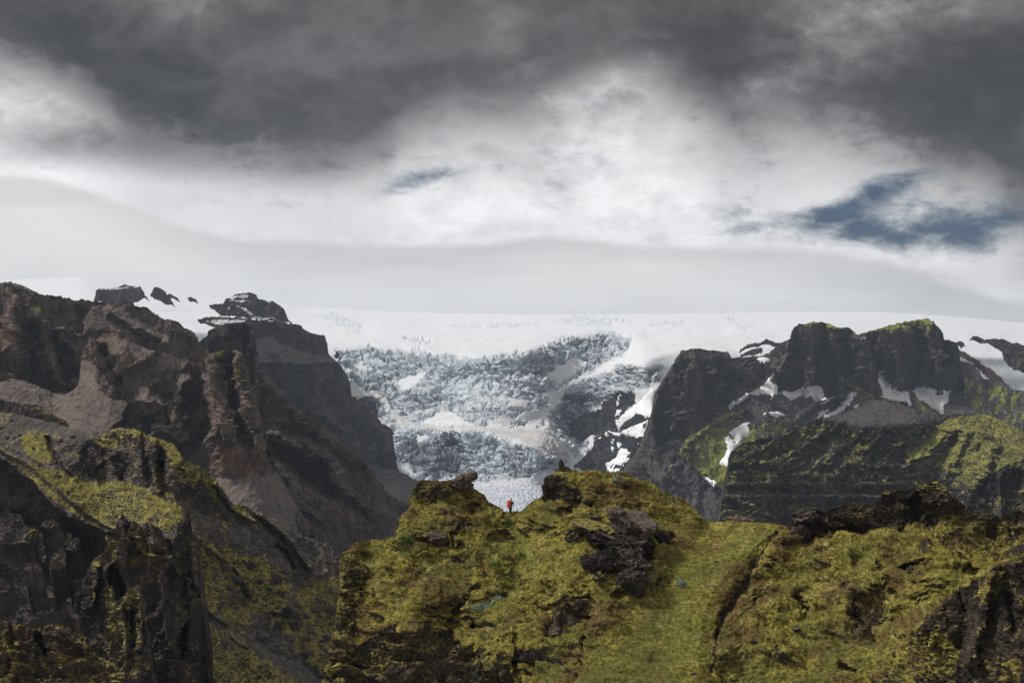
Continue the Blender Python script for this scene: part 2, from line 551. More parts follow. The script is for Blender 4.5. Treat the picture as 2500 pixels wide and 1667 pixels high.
        d = d + warp * 2 * fbm(np.stack([X / lam, Y / lam, np.full_like(X, 9.1 * seed + 2)], -1), 4, 0.6)
        d = d + poly_grow
        for h in holes:
            d = np.minimum(d, -poly_sdf(X, Y, h) + warp * fbm(np.stack([X / 8, Y / 8, X * 0], -1), 3))
        if flat:
            Q = P.copy()
            for _ in range(flat):
                Q[1:-1, 1:-1] = (Q[:-2, 1:-1] + Q[2:, 1:-1] + Q[1:-1, :-2] + Q[1:-1, 2:]) / 4
            P = Q
        h = lift * sstep(d, -2.5, 7) - lift * 0.35
        V = P + N * h[..., None]
        nr, nc = X.shape
        fs = grid_faces(nr, nc)
        keep = (d > thresh - s.step * 0.8).ravel()
        fs = fs[keep[fs].all(1)]
        if len(fs) == 0: return None
        used = np.unique(fs)
        remap = np.full(nr * nc, -1, np.int32); remap[used] = np.arange(len(used))
        return make_mesh(name, V.reshape(-1, 3)[used], remap[fs], mat, smooth)
    def at(s, px, py):
        """surface point nearest to a bearing"""
        c = int(np.clip(round((px - s.X[0, 0]) / (s.X[0, 1] - s.X[0, 0])), 0, s.nc - 1))
        r = int(np.argmin(np.abs(s.Y[:, c] - py)))
        return s.P[r, c], s.N[r, c], r, c

def flutes(s, lam, amp, zl=5.0, lean=0.0, octs=4, seed=0.0):
    """gullies that run down the fall line"""
    P = s.P
    q = np.stack([(P[..., 0] + lean * P[..., 2]) / lam + seed, P[..., 1] / (lam * 1.6), P[..., 2] / (lam * zl)], -1)
    q = q + 0.35 * np.stack([perlin(q * 0.8 + 3), perlin(q * 0.8 + 13), q[..., 0] * 0], -1)
    V_ = P - np.array([0, 0, EYE], np.float32)
    V_ /= np.linalg.norm(V_, axis=-1, keepdims=True)
    amp = amp * np.clip(np.abs((s.smoothN(4) * V_).sum(-1)) * 1.9, 0.12, 1)
    s.disp((fbm(q, octs, 0.6, True, rot=False) * amp * (0.12 + 0.88 * s.rough) * (0.15 + 0.85 * sstep(s.Y - s.Y[:1], 0, 34))).astype(np.float32), 6)

def rock_relief(s, lam, amp, octs=5, gain=0.55, zs=1.0, strata=0.0, slam=None, warp=0.35, k=6, horizontal=0.0, dip=0.0, ridged=True, useR=True, seed=0.0, grit=1.5, fade=0.35):
    P = s.P
    q = P / lam
    q = np.stack([q[..., 0] + seed, q[..., 1] * 0.9 + seed * 2, q[..., 2] * zs + q[..., 0] * dip], -1)
    if warp:
        wv = perlin(q * 0.7 + 5.5)
        q = q + warp * np.stack([wv, perlin(q * 0.7 + 51.1), 0.4 * wv], -1)
    h = fbm(q, octs, gain, ridged, rot=zs > 0.82)
    h = h * amp
    if strata:
        zc = P[..., 2] / slam + 0.6 * fbm(P / (slam * 6), 3) + P[..., 0] / slam * dip
        fr = zc - np.floor(zc)
        edge = sstep(fr, 0.0, 0.75) * (1 - sstep(fr, 0.88, 1.0))
        lev = _G[(np.floor(zc).astype(np.int32) & 1023), 0] * 0.5
        h = h + strata * (edge - 0.5 + lev)
    if useR: h = h * s.rough
    h = h * (fade + (1 - fade) * sstep(s.Y - s.Y[:1], 0, 34))
    if grit:
        pm = s.D * (2.44 / F)
        g_ = fbm(P / (4.5 * float(np.median(pm))), 3, 0.65, True)
        h = h + grit * g_ * pm * (0.25 + 0.75 * s.rough if useR else 1)
    V_ = s.P - np.array([0, 0, EYE], np.float32)
    V_ /= np.linalg.norm(V_, axis=-1, keepdims=True)
    face = np.abs((s.smoothN(4) * V_).sum(-1))
    h = h * np.clip(face * 1.9, 0.12, 1)
    s.disp(h.astype(np.float32), k, horizontal)
    return h


# ---------------------------------------------------------------- materials
def terrain_mat(name, px, rock=((0.030, 0.028, 0.030), (0.062, 0.052, 0.046)), red=(0.13, 0.075, 0.055),
                talus=((0.060, 0.055, 0.053), (0.105, 0.090, 0.080)), moss=((0.085, 0.088, 0.018), (0.17, 0.155, 0.035)),
                grass=None, nz=(0.15, 0.5), patch=0.5, lichen=0.0, streak=True, bump=0.8, soft_moss=0.12, scree=1.1):
    """px = size in metres of one render pixel at this landform; mask = moss, talus, red tuff, soil/snow"""
    m = bpy.data.materials.new(name); m.use_nodes = True
    m.node_tree.nodes.clear()
    t = NT(m.node_tree)
    geo = t.new('ShaderNodeNewGeometry')
    pos = geo.outputs['Position']
    att = t.new('ShaderNodeAttribute', attribute_name='mask')
    sc = t.new('ShaderNodeSeparateColor'); t.put(sc.inputs[0], att.outputs['Color'])
    moss_m, tal_m, red_m = sc.outputs; sn_m = att.outputs['Alpha']
    nsep = t.new('ShaderNodeSeparateXYZ'); t.put(nsep.inputs[0], geo.outputs['Normal'])
    up = nsep.outputs[2]
    a = t.noise(pos, 1 / (70 * px), 6, 0.6, 0.4)
    b = t.noise(pos, 1 / (14 * px), 6, 0.65, 0.3)
    c = t.noise(pos, 1 / (3.2 * px), 3, 0.7)
    pst = t.vec('MULTIPLY', pos, (1, 1, 0.22))
    st = t.noise(pst, 1 / (7 * px), 4, 0.6, 0.5)
    rk = t.mix(t.step(t.add(t.mul(a, 0.6), t.mul(b, 0.4)), 0.38, 0.66), rock[0], rock[1])
    rk = t.mix(t.mul(red_m, t.step(b, 0.3, 0.62)), rk, red)
    v = t.step(t.add(t.mul(c, 0.55), t.mul(st, 0.45)), 0.30, 0.72, 0.45, 1.7, 'LINEAR')
    rk = t.vec('SCALE', rk, s=v)
    if lichen:
        rk = t.mix(t.mul(t.step(t.noise(pos, 1 / (2.4 * px), 2, 0.8), 0.66, 0.74), lichen), rk, (0.42, 0.40, 0.36))
    tl = t.mix(t.step(t.add(t.mul(a, 0.45), t.mul(st, 0.55)), 0.36, 0.64), talus[0], talus[1])
    tl = t.mix(t.mul(red_m, t.step(b, 0.35, 0.65, 0.2, 0.8)), tl, tuple(x * 0.95 for x in red))
    tl = t.vec('SCALE', tl, s=t.step(c, 0.3, 0.7, 0.75, 1.3, 'LINEAR'))
    base = t.mix(t.step(t.add(t.add(tal_m, t.mul(t.sub(b, 0.5), 1.0)), t.add(t.mul(t.sub(c, 0.5), 0.5), t.mul(t.sub(up, 0.52), scree))), 0.36, 0.66), rk, tl)
    ms = t.mix(t.step(t.add(t.mul(b, 0.6), t.mul(c, 0.4)), 0.36, 0.62), moss[0], moss[1])
    if grass:
        ms = t.mix(t.step(t.noise(pos, 1 / (55 * px), 4, 0.6, 0.6), 0.47, 0.60), ms, grass[0])
        ms = t.mix(t.step(t.noise(t.vec('ADD', pos, (90, 40, 7)), 1 / (38 * px), 5, 0.65, 0.6), 0.50, 0.64, 0, 0.85), ms, grass[1])
        ms = t.mix(t.mul(red_m, t.step(b, 0.3, 0.6, 0.45, 0.95)), ms, grass[3])
        ms = t.mix(t.step(t.noise(t.vec('ADD', pos, (10, 140, 77)), 1 / (20 * px), 5, 0.7, 0.8), 0.56, 0.66, 0, 0.8), ms, grass[2])
    ms = t.vec('SCALE', ms, s=t.step(c, 0.3, 0.7, 0.55, 1.45, 'LINEAR'))
    th = t.add(t.add(moss_m, t.mul(t.sub(b, 0.5), 1.8 * patch)), t.mul(t.sub(c, 0.5), 1.6 * patch))
    mf = t.step(th, 0.5 - soft_moss, 0.5 + soft_moss)
    mf = t.mul(mf, t.step(t.add(up, t.mul(t.sub(b, 0.5), 0.5)), nz[0], nz[1]))
    base = t.mix(mf, base, ms)
    base = t.mix(t.step(t.add(sn_m, t.mul(t.sub(c, 0.5), 0.8)), 0.42, 0.58), base, (0.78, 0.79, 0.80))
    bm = t.new('ShaderNodeBump'); bm.inputs['Strength'].default_value = bump; bm.inputs['Distance'].default_value = 1.2 * px
    t.put(bm.inputs['Height'], t.add(c, t.mul(b, 1.5)))
    bs = t.new('ShaderNodeBsdfDiffuse'); t.put(bs.inputs['Color'], base); t.put(bs.inputs['Normal'], bm.outputs[0])
    bs.inputs['Roughness'].default_value = 0.6
    out = t.new('ShaderNodeOutputMaterial'); t.put(out.inputs[0], bs.outputs[0])
    return m

def snow_mat(name, px, col=(0.80, 0.80, 0.80), dirt=(0.50, 0.46, 0.42), amount=0.5):
    m = bpy.data.materials.new(name); m.use_nodes = True; m.node_tree.nodes.clear()
    t = NT(m.node_tree)
    pos = t.new('ShaderNodeNewGeometry').outputs['Position']
    a = t.noise(pos, 1 / (12 * px), 5, 0.6, 0.3)
    st = t.noise(t.vec('MULTIPLY', pos, (1, 1, 0.2)), 1 / (4 * px), 3, 0.6)
    c = t.mix(t.mul(t.step(t.add(t.mul(a, .5), t.mul(st, .5)), 0.42, 0.66), amount), col, dirt)
    bs = t.new('ShaderNodeBsdfDiffuse'); t.put(bs.inputs['Color'], c)
    out = t.new('ShaderNodeOutputMaterial'); t.put(out.inputs[0], bs.outputs[0])
    return m

# ---------------------------------------------------------------- materials of the landforms
M_far = terrain_mat('far_rock', 1.1, rock=((0.042, 0.044, 0.052), (0.135, 0.110, 0.100)), talus=((0.12, 0.11, 0.112), (0.205, 0.178, 0.162)), patch=0.45)
M_ridge = terrain_mat('ridge_rock', 1.2, rock=((0.050, 0.049, 0.054), (0.150, 0.122, 0.106)), red=(0.30, 0.21, 0.175), talus=((0.14, 0.125, 0.120), (0.24, 0.20, 0.178)), patch=0.45, scree=0.8)
M_left = terrain_mat('brown_tuff', 1.2, rock=((0.068, 0.060, 0.058), (0.185, 0.148, 0.124)), red=(0.25, 0.160, 0.122), talus=((0.135, 0.118, 0.108), (0.215, 0.182, 0.160)), patch=0.45)
M_castle = terrain_mat('castle_rock', 2.2, scree=1.0, rock=((0.028, 0.030, 0.035), (0.125, 0.105, 0.092)), red=(0.15, 0.10, 0.09), talus=((0.070, 0.066, 0.072), (0.118, 0.104, 0.100)),  # scree raised so ledges also take a painted lit tone
                       moss=((0.125, 0.135, 0.032), (0.26, 0.26, 0.062)), patch=0.5, nz=(-0.1, 0.25))
M_table = terrain_mat('table_rock', 1.2, scree=1.0, rock=((0.028, 0.029, 0.034), (0.115, 0.098, 0.086)), talus=((0.066, 0.062, 0.067), (0.112, 0.098, 0.092)),  # scree on ledges doubles as light painted into the rock colour
                      moss=((0.108, 0.110, 0.030), (0.255, 0.238, 0.066)), patch=0.46, nz=(0.12, 0.42))
M_near = terrain_mat('near_rock', 0.42, rock=((0.038, 0.034, 0.032), (0.125, 0.102, 0.088)), talus=((0.090, 0.082, 0.076), (0.165, 0.142, 0.124)),
                     moss=((0.125, 0.112, 0.032), (0.29, 0.25, 0.075)), patch=0.9, nz=(0.05, 0.4))
M_snow = snow_mat('old_snow', 2.2, col=(0.86, 0.86, 0.87), dirt=(0.60, 0.57, 0.54), amount=0.55)

def glacier_material():
    m = bpy.data.materials.new('glacier_ice'); m.use_nodes = True; m.node_tree.nodes.clear()
    t = NT(m.node_tree)
    geo = t.new('ShaderNodeNewGeometry'); pos = geo.outputs['Position']
    a1 = t.new('ShaderNodeAttribute', attribute_name='mask'); s1 = t.new('ShaderNodeSeparateColor'); t.put(s1.inputs[0], a1.outputs['Color'])
    ser, dirt, blue = s1.outputs; rock = a1.outputs['Alpha']
    a2 = t.new('ShaderNodeAttribute', attribute_name='mask2'); s2 = t.new('ShaderNodeSeparateColor'); t.put(s2.inputs[0], a2.outputs['Color'])
    dark, tongue, flow = s2.outputs
    up = t.new('ShaderNodeSeparateXYZ'); t.put(up.inputs[0], geo.outputs['Normal']); up = up.outputs[2]
    n1 = t.noise(pos, 1 / 90, 6, 0.6, 0.5)
    n2 = t.noise(pos, 1 / 24, 6, 0.68, 1.0)
    n3 = t.noise(pos, 1 / 7, 3, 0.7, 0.4)
    stv = t.noise(t.vec('MULTIPLY', pos, (0.25, 1.0, 1.0)), 1 / 9, 5, 0.7, 0.6)
    snow = t.mix(t.mul(dirt, t.step(t.add(n2, t.mul(n1, .4)), 0.4, 0.85, 0.5, 1.0)), (0.655, 0.67, 0.69), (0.53, 0.505, 0.475))
    ice = t.mix(t.step(n2, 0.34, 0.58), (0.29, 0.335, 0.38), (0.58, 0.61, 0.635))
    ice = t.mix(t.mul(t.mul(blue, 0.8), t.step(n1, 0.35, 0.6)), ice, t.mix(t.step(n2, 0.38, 0.6), (0.30, 0.42, 0.47), (0.54, 0.64, 0.67)))
    ash = t.step(t.add(t.add(t.mul(n2, 0.5), t.mul(n3, 0.5)), t.add(t.add(t.mul(dark, 0.20), t.mul(t.sub(n1, 0.5), 0.45)), t.mul(up, -0.05))), 0.52, 0.68)
    ice = t.mix(t.mul(ash, 0.90), ice, (0.070, 0.078, 0.092))
    cap = t.mul(t.step(up, 0.62, 0.90), t.step(t.add(n1, t.mul(dark, -0.25)), 0.30, 0.55, 0.0, 0.8))
    ice = t.mix(cap, ice, snow)
    c = t.mix(ser, snow, ice)
    tg = t.mix(t.step(t.add(t.mul(stv, 0.65), t.mul(n3, 0.35)), 0.40, 0.62), (0.58, 0.60, 0.64), (0.22, 0.23, 0.26))
    c = t.mix(tongue, c, tg)
    c = t.mix(t.mul(flow, t.step(stv, 0.46, 0.62)), c, (0.36, 0.35, 0.35))
    rk = t.mix(t.step(n2, 0.4, 0.6), (0.022, 0.023, 0.027), (0.055, 0.050, 0.050))
    c = t.mix(t.step(t.add(rock, t.mul(t.sub(n2, .5), 0.9)), 0.42, 0.58), c, rk)
    bm = t.new('ShaderNodeBump'); bm.inputs['Strength'].default_value = 0.7; bm.inputs['Distance'].default_value = 3.0
    t.put(bm.inputs['Height'], t.mul(t.add(n2, n3), t.add(ser, 0.05)))
    bs = t.new('ShaderNodeBsdfDiffuse'); t.put(bs.inputs['Color'], c); t.put(bs.inputs['Normal'], bm.outputs[0])
    o = t.new('ShaderNodeOutputMaterial'); t.put(o.inputs[0], bs.outputs[0])
    return m
M_ice = glacier_material()

# ---------------------------------------------------------------- valley floor far out to the horizon
def ground():
    xs = np.concatenate([-np.geomspace(9000, 50, 60), np.geomspace(50, 9000, 60)])
    ys = np.linspace(-400, 12500, 150)
    X, Y = np.meshgrid(xs, ys)
    P = np.stack([X, Y, np.zeros_like(X)], -1).astype(np.float32)
    P[..., 2] = -96 + 5 * fbm(P / 300, 4)
    m = np.zeros(P.shape[:2] + (4,), np.float32); m[..., 1] = 1
    f = grid_faces(*X.shape)[:, ::-1]
    o = make_mesh('ground', P, f, M_far, True, {'mask': m})
    return tag(o, 'dark gravel floor of the valley below the mountains', kind='structure')
ground()

# ---------------------------------------------------------------- glacier and ice cap
def glacier():
    ice_up = Z3((190, 405), (330, 385), (600, 392), (850, 432), (1100, 452), (1450, 430), (1560, 370), (1700, 322), (1950, 290), (2050, 340), (2010, 440),
                (1900, 500), (1750, 560), (1620, 640), (1590, 740), (1560, 800), (1480, 880), (1300, 890), (1050, 880), (700, 870), (620, 860), (480, 880),
                (400, 800), (330, 700), (270, 620), (230, 520))
    ice_rt = Z3((1600, 650), (1800, 560), (2000, 500), (2180, 520), (2280, 470), (2250, 600), (2100, 650), (2060, 690), (1930, 695), (1880, 760), (1680, 850), (1700, 900),
                (1800, 1000), (1780, 1050), (1690, 1080), (1600, 960), (1570, 860))
    ice_lo = Z3((545, 872), (700, 893), (1000, 905), (1200, 935), (1400, 1000), (1600, 1080), (1690, 1110), (1640, 1160), (1450, 1200), (1000, 1240), (700, 1225), (480, 1170), (430, 1110), (560, 960))
    L = Land('glacier', [(-350, 660), (0, 684), (100, 680), (200, 676), (300, 692), (450, 714), (600, 732), (720, 748), (900, 758), (1100, 765), (1400, 767), (1700, 765), (2000, 760),
                         (2150, 762), (2300, 770), (2500, 788), (2850, 800)],
             [(-350, 7800), (300, 7800), (900, 7000), (1300, 6600), (1700, 6600), (2200, 7200), (2850, 7600)], 1345, 7.0, step=2.35, crest=(0.6, 60), seed=1, back=0.25, backslope=4, jag=0, smoothx=12,
             regions=[(ice_up, 27, 10), (Z3((-400, 900), (540, 872), (1200, 935), (1700, 1110), (2700, 1250), (2700, 1290), (-400, 1290)), 26, 8),
                      (Z3((400, 640), (650, 840), (1050, 885), (1450, 895), (1560, 930), (1700, 1080), (1500, 1020), (1100, 915), (560, 865)), 9, 5),
                      (Z3((1560, 760), (1700, 600), (2350, 420), (2700, 700), (2700, 1200), (1700, 1160)), 34, 10),
                      ([(1660, 860), (2900, 890), (2900, 1185), (1680, 1185)], 42, 8), ([(-400, 800), (690, 820), (690, 1185), (-400, 1185)], 42, 8), ([(-400, 1192), (1080, 1190), (1400, 1186), (1700, 1180), (2900, 1180), (2900, 1500), (-400, 1500)], 1.0, 5)])
    X, Y = L.X, L.Y
    big = perlin(np.stack([X / 260, Y / 55, X * 0], -1))
    L.D -= 40 * big * sstep(Y, 780, 860) * (1 - sstep(Y, 1150, 1200))
    ser = np.maximum.reduce([L.mask(ice_up, 7, 16, 50, 1), L.mask(ice_rt, 7, 14, 40, 2), L.mask(ice_lo, 7, 8, 40, 3)])
    crevs = [Z3((70, 190), (170, 165), (260, 200), (350, 240), (330, 280), (230, 270), (150, 220)), Z3((900, 252), (1060, 232), (1250, 220), (1460, 238), (1300, 258), (1100, 256)),
             Z3((1620, 205), (1750, 182), (1900, 190), (2080, 215), (1850, 240), (1750, 255), (1700, 235)), Z3((2190, 240), (2290, 215), (2400, 222), (2380, 240), (2230, 250)),
             Z3((600, 310), (720, 320), (810, 355), (700, 350)), Z4((620, 185), (700, 172), (690, 190)), Z4((700, 225), (830, 212), (760, 240))]
    for k, c in enumerate(crevs):
        ser = np.maximum(ser, 0.62 * L.mask(c, 5, 9, 16, 11 + k))
    streaks = fbm(np.stack([X / 150, Y / 5, X * 0 + 4], -1), 4, .6)
    ser = np.maximum(ser, 0.55 * sstep(streaks, 0.22, 0.5) * L.mask(Z3((850, 420), (1200, 405), (1600, 385), (1700, 430), (1400, 450), (1000, 452)), 6))
    ser = np.maximum(ser, 0.5 * sstep(streaks, 0.25, 0.55) * sstep(Y, 745, 790) * (1 - sstep(Y, 800, 850)))
    snow_in = [Z3((560, 600), (640, 560), (780, 530), (720, 610), (650, 660), (600, 650)), Z3((1530, 560), (1600, 500), (1700, 450), (1790, 470), (1700, 550), (1620, 620), (1540, 600)),
               Z3((1480, 800), (1540, 730), (1620, 640), (1800, 545), (2050, 440), (2330, 440), (2330, 500), (2150, 480), (1950, 500), (1800, 570), (1660, 650), (1600, 740), (1550, 830), (1450, 893), (1380, 900)),
               Z3((780, 830), (860, 780), (920, 780), (1000, 840), (1060, 875), (700, 872)), Z3((205, 700), (290, 610), (330, 620), (410, 690), (330, 715), (250, 760)),
               Z3((1340, 830), (1420, 780), (1500, 800), (1430, 850), (1250, 870), (1150, 850)), Z3((700, 940), (760, 930), (770, 985), (700, 985)), Z3((590, 1150), (640, 1145), (670, 1190), (640, 1180)),
               Z3((290, 480), (350, 460), (380, 520), (300, 530)), Z3((470, 1080), (560, 980), (570, 1070), (480, 1130), (430, 1110)),
               Z3((1280, 700), (1420, 720), (1400, 780), (1300, 760)), Z3((1480, 690), (1600, 650), (1570, 720), (1500, 720)),
               Z3((1700, 870), (1640, 900), (1600, 880)), Z3((1880, 740), (1940, 720), (1930, 780), (1890, 780))]
    for k, c in enumerate(snow_in):
        ser = ser * (1 - 0.93 * L.mask(c, 4, 7, 25, 21 + k))
    ledge = L.mask(Z3((400, 640), (500, 700), (570, 790), (680, 850), (750, 880), (1000, 882), (1250, 892), (1450, 900), (1560, 900), (1620, 960), (1700, 1080), (1640, 1120), (1500, 1040), (1350, 960), (1200, 928), (1000, 905), (700, 893), (600, 860)), 4, 5, 40, 5)
    rt = sstep(X, 1280, 1370) * (1 - sstep(Y, 1165, 1190))
    ser = ser * (1 - 0.85 * ledge * (1 - 0.55 * rt)); ser = np.maximum(ser, 0.42 * ledge * rt)
    rockP = [Z3((1940, 690), (2080, 655), (2085, 740), (2030, 780), (1990, 830), (1985, 900), (1900, 935), (1760, 960), (1700, 930), (1665, 850), (1780, 790), (1870, 770)),
             Z3((1990, 900), (2040, 850), (2100, 805), (2190, 830), (2260, 800), (2352, 640), (2500, 640), (2500, 1300), (1900, 1250), (1700, 1150), (1790, 1060), (1820, 1030), (1840, 960), (1930, 920)),
             Z3((270, 735), (400, 700), (455, 760), (450, 800), (340, 775)), Z3((185, 405), (215, 400), (215, 470), (190, 470)), Z3((-200, 640), (240, 640), (260, 740), (450, 880), (550, 900), (550, 990), (430, 1090), (-200, 1100)),
             Z4((-100, 1090), (600, 1090), (600, 1400), (-100, 1150))]
    rk = np.zeros_like(ser)
    for k, c in enumerate(rockP):
        rk = np.maximum(rk, L.mask(c, 4, 6, 22, 41 + k))
    L.rough = ser
    L.set(0, ser); L.set(3, rk)
    L.set(1, np.maximum(ledge * (1 - 0.6 * rt), 0.9 * L.mask(Z3((205, 700), (290, 610), (330, 620), (410, 690), (480, 760), (330, 730), (250, 760)), 5, 4)))
    L.set(1, np.maximum(L.m[..., 1], 0.35 * L.mask(Z3((1500, 560), (1750, 430), (2250, 640), (1900, 860), (1300, 900), (500, 680)), 30, 20, 60)))
    bl = np.maximum.reduce([0.85 * L.mask(Z3((850, 560), (950, 500), (1100, 490), (1350, 470), (1300, 560), (1050, 600), (1000, 680), (980, 800), (1120, 850), (1000, 840), (880, 740), (850, 660)), 14, 24, 60, 6),
                            0.6 * L.mask(Z3((540, 870), (900, 900), (1150, 930), (1280, 1050), (1300, 1130), (1150, 1150), (900, 1000), (640, 930), (560, 960)), 12, 18, 50, 7),
                            0.35 * L.mask(Z3((350, 480), (600, 420), (900, 430), (900, 520), (600, 560), (380, 540)), 14, 20, 50, 8)])
    L.set(2, bl)
    L.solve()
    q = L.P / 38.0; q = np.stack([q[..., 0] * 0.62, q[..., 1] * 0.6, q[..., 2] * 1.15], -1)
    q = q + 0.5 * np.stack([perlin(q * 0.6), perlin(q * 0.6 + 9), perlin(q * .6 + 19)], -1)
    m = ser > 0.02
    h = np.zeros(L.X.shape, np.float32)
    f1, ed, cid = worley(q[m]); f1b, edb, cidb = worley(q[m] * 2.3 + 4)
    h[m] = (cid - 0.5) * 16 + (sstep(ed, 0, 0.25) - 1) * 11 + (cidb - 0.5) * 5 + (sstep(edb, 0, 0.25) - 1) * 3
    h[m] += fbm(q[m] * 3.1, 4, 0.6, True) * 3.0 + fbm(q[m] * 0.3, 3) * 26
    # long curved crevasses across the flow
    Xm, Ym = X[m], Y[m]
    cq = np.stack([Xm / 46, (Ym - 0.0009 * (Xm - 1180) ** 2 * (Ym > 1040)) / 9.0, Xm * 0 + 3], -1)
    cq = cq + 0.8 * np.stack([perlin(cq * np.array([.6, .25, 1], np.float32)), perlin(cq * .4 + 9), Xm * 0], -1)
    cr = np.maximum(0, 1 - np.abs(perlin(cq)) * 5)
    h[m] -= cr * 20 * sstep(perlin(cq * 0.3 + 31), -0.25, 0.2)
    c2 = np.stack([(Xm + 0.5 * Ym) / 12, (Ym - 0.3 * Xm) / 52, Xm * 0 + 13], -1); c2 = c2 + 0.7 * np.stack([perlin(c2 * .5), perlin(c2 * .4 + 9), Xm * 0], -1)
    h[m] -= np.maximum(0, 1 - np.abs(perlin(c2)) * 5) * 9 * sstep(perlin(c2 * 0.3 + 57), 0.0, 0.3)
    h[m] *= 0.25 + 0.75 * sstep(Ym, 795, 830)
    calm = L.mask(Z7((1250, 560), (1500, 480), (1850, 560), (2300, 560), (2600, 700), (2400, 900), (2000, 980), (1600, 900), (1480, 700)), 40, 30, 80)
    h *= ser * (1 - 0.45 * calm)
    h += (1 - ser) * (fbm(L.P / np.array([420, 900, 300], np.float32), 4, 0.55) * 18 * sstep(Y - Y[:1], 4, 40) + fbm(L.P / np.array([70, 160, 60], np.float32), 4, .6) * 1.5) * (1 - L.m[..., 3])
    rk2 = fbm(L.P / 70, 6, 0.6, True) * 20 * rk
    q2 = np.stack([L.P[..., 0] / 300, (L.P[..., 1] + 40 * fbm(L.P / 200, 2)) / 26, L.P[..., 2] * 0], -1)
    tong = sstep(Y, 1150, 1200) * (1 - rk)
    h += tong * (perlin(q2) * 3.0 + fbm(L.P / 16, 4, 0.6, True) * 3.2)
    L.disp(h + rk2, 5)
    ex = np.zeros(L.X.shape + (4,), np.float32)
    ex[..., 0] = np.maximum.reduce([0.9 * L.mask(Z3((600, 970), (960, 950), (1000, 1080), (1000, 1210), (850, 1215), (700, 1190), (600, 1080)), 16, 20), 0.7 * L.mask(Z3((1100, 1150), (1320, 1000), (1400, 1100), (1320, 1190)), 16, 16),
                                    0.9 * L.mask(Z3((1600, 700), (1880, 620), (2000, 760), (1680, 850), (1800, 1000), (1600, 960)), 14, 16), 0.6 * L.mask(Z3((230, 540), (500, 560), (620, 680), (450, 800), (400, 700)), 12, 12),
                                    0.5 * L.mask(Z3((1500, 430), (1650, 330), (2040, 310), (1950, 480), (1700, 580), (1600, 640), (1430, 560)), 14, 14), 0.25 + 0 * Y])
    ex[..., 0] *= 1 - 0.8 * calm
    ex[..., 1] = tong
    ex[..., 2] = np.maximum(ledge * 0.8, 0.35 * (1 - ser) * sstep(Y, 800, 860) * (1 - tong))
    o = L.build(M_ice, False, extra=ex)
    tag(o, 'white ice cap breaking into a blue and grey crevassed icefall between the mountains', kind='structure')
    return L
G = glacier()

# snow left on the rocks beside the icefall, and the meltwater falls between
SNOWS = [(G, Z3((1985, 830), (2100, 740), (2200, 640), (2235, 640), (2210, 760), (2240, 790), (2200, 830), (2090, 810), (2040, 850)), 'grey streaked snow slope right below the icefall lip, above the waterfall'),
         (G, Z3((1840, 960), (1930, 920), (2000, 930), (2100, 870), (2170, 840), (2240, 850), (2300, 818), (2250, 900), (2105, 1003), (2100, 970), (1990, 945), (1900, 950)), 'long slanting snow bank crossed by the waterfall between two black rock steps'),
         (G, Z3((1905, 1130), (1960, 1080), (2000, 1010), (2060, 1050), (2020, 1070), (2075, 1085), (2000, 1150), (1980, 1200), (1915, 1200)), 'lowest white snow cone under the waterfall beside the glacier tongue'),
         (G, Z3((2070, 1072), (2100, 1030), (2110, 1040), (2085, 1080)), 'small snow sliver right of the lowest snow cone')]
for L_, poly, lab in SNOWS:
    o = L_.drape(poly, 'snow_patch', M_snow, 8, warp=3, lam=12, seed=len(lab), flat=6)
    if o: tag(o, lab, 'snow patch', group='snow patches beside the icefall')
M_water = bpy.data.materials.new('falling_water'); M_water.use_nodes = True
_b = M_water.node_tree.nodes['Principled BSDF']; _b.inputs['Base Color'].default_value = (0.72, 0.75, 0.80, 1); _b.inputs['Roughness'].default_value = 0.45
for pts, lab in (([(1968, 688), (1992, 688), (1988, 760), (1986, 838), (1962, 838), (1964, 760)], 'upper white waterfall dropping from the ice lip over black rock'),
                 ([(1968, 848), (1990, 848), (2000, 928), (1976, 930)], 'middle white waterfall pouring onto the slanting snow bank'),
                 ([(1970, 960), (1992, 960), (2002, 1038), (1978, 1038)], 'lower white waterfall running down to the snow cone'),
                 ([(1938, 966), (1952, 966), (1948, 1042), (1934, 1042)], 'thin faint waterfall strand left of the lower waterfall')):
    o = G.drape(Z3(*pts), 'waterfall', M_water, 9, warp=0.6, lam=6, flat=3, thresh=-1.2)
    if o: tag(o, lab, 'waterfall', group='waterfalls beside the icefall')

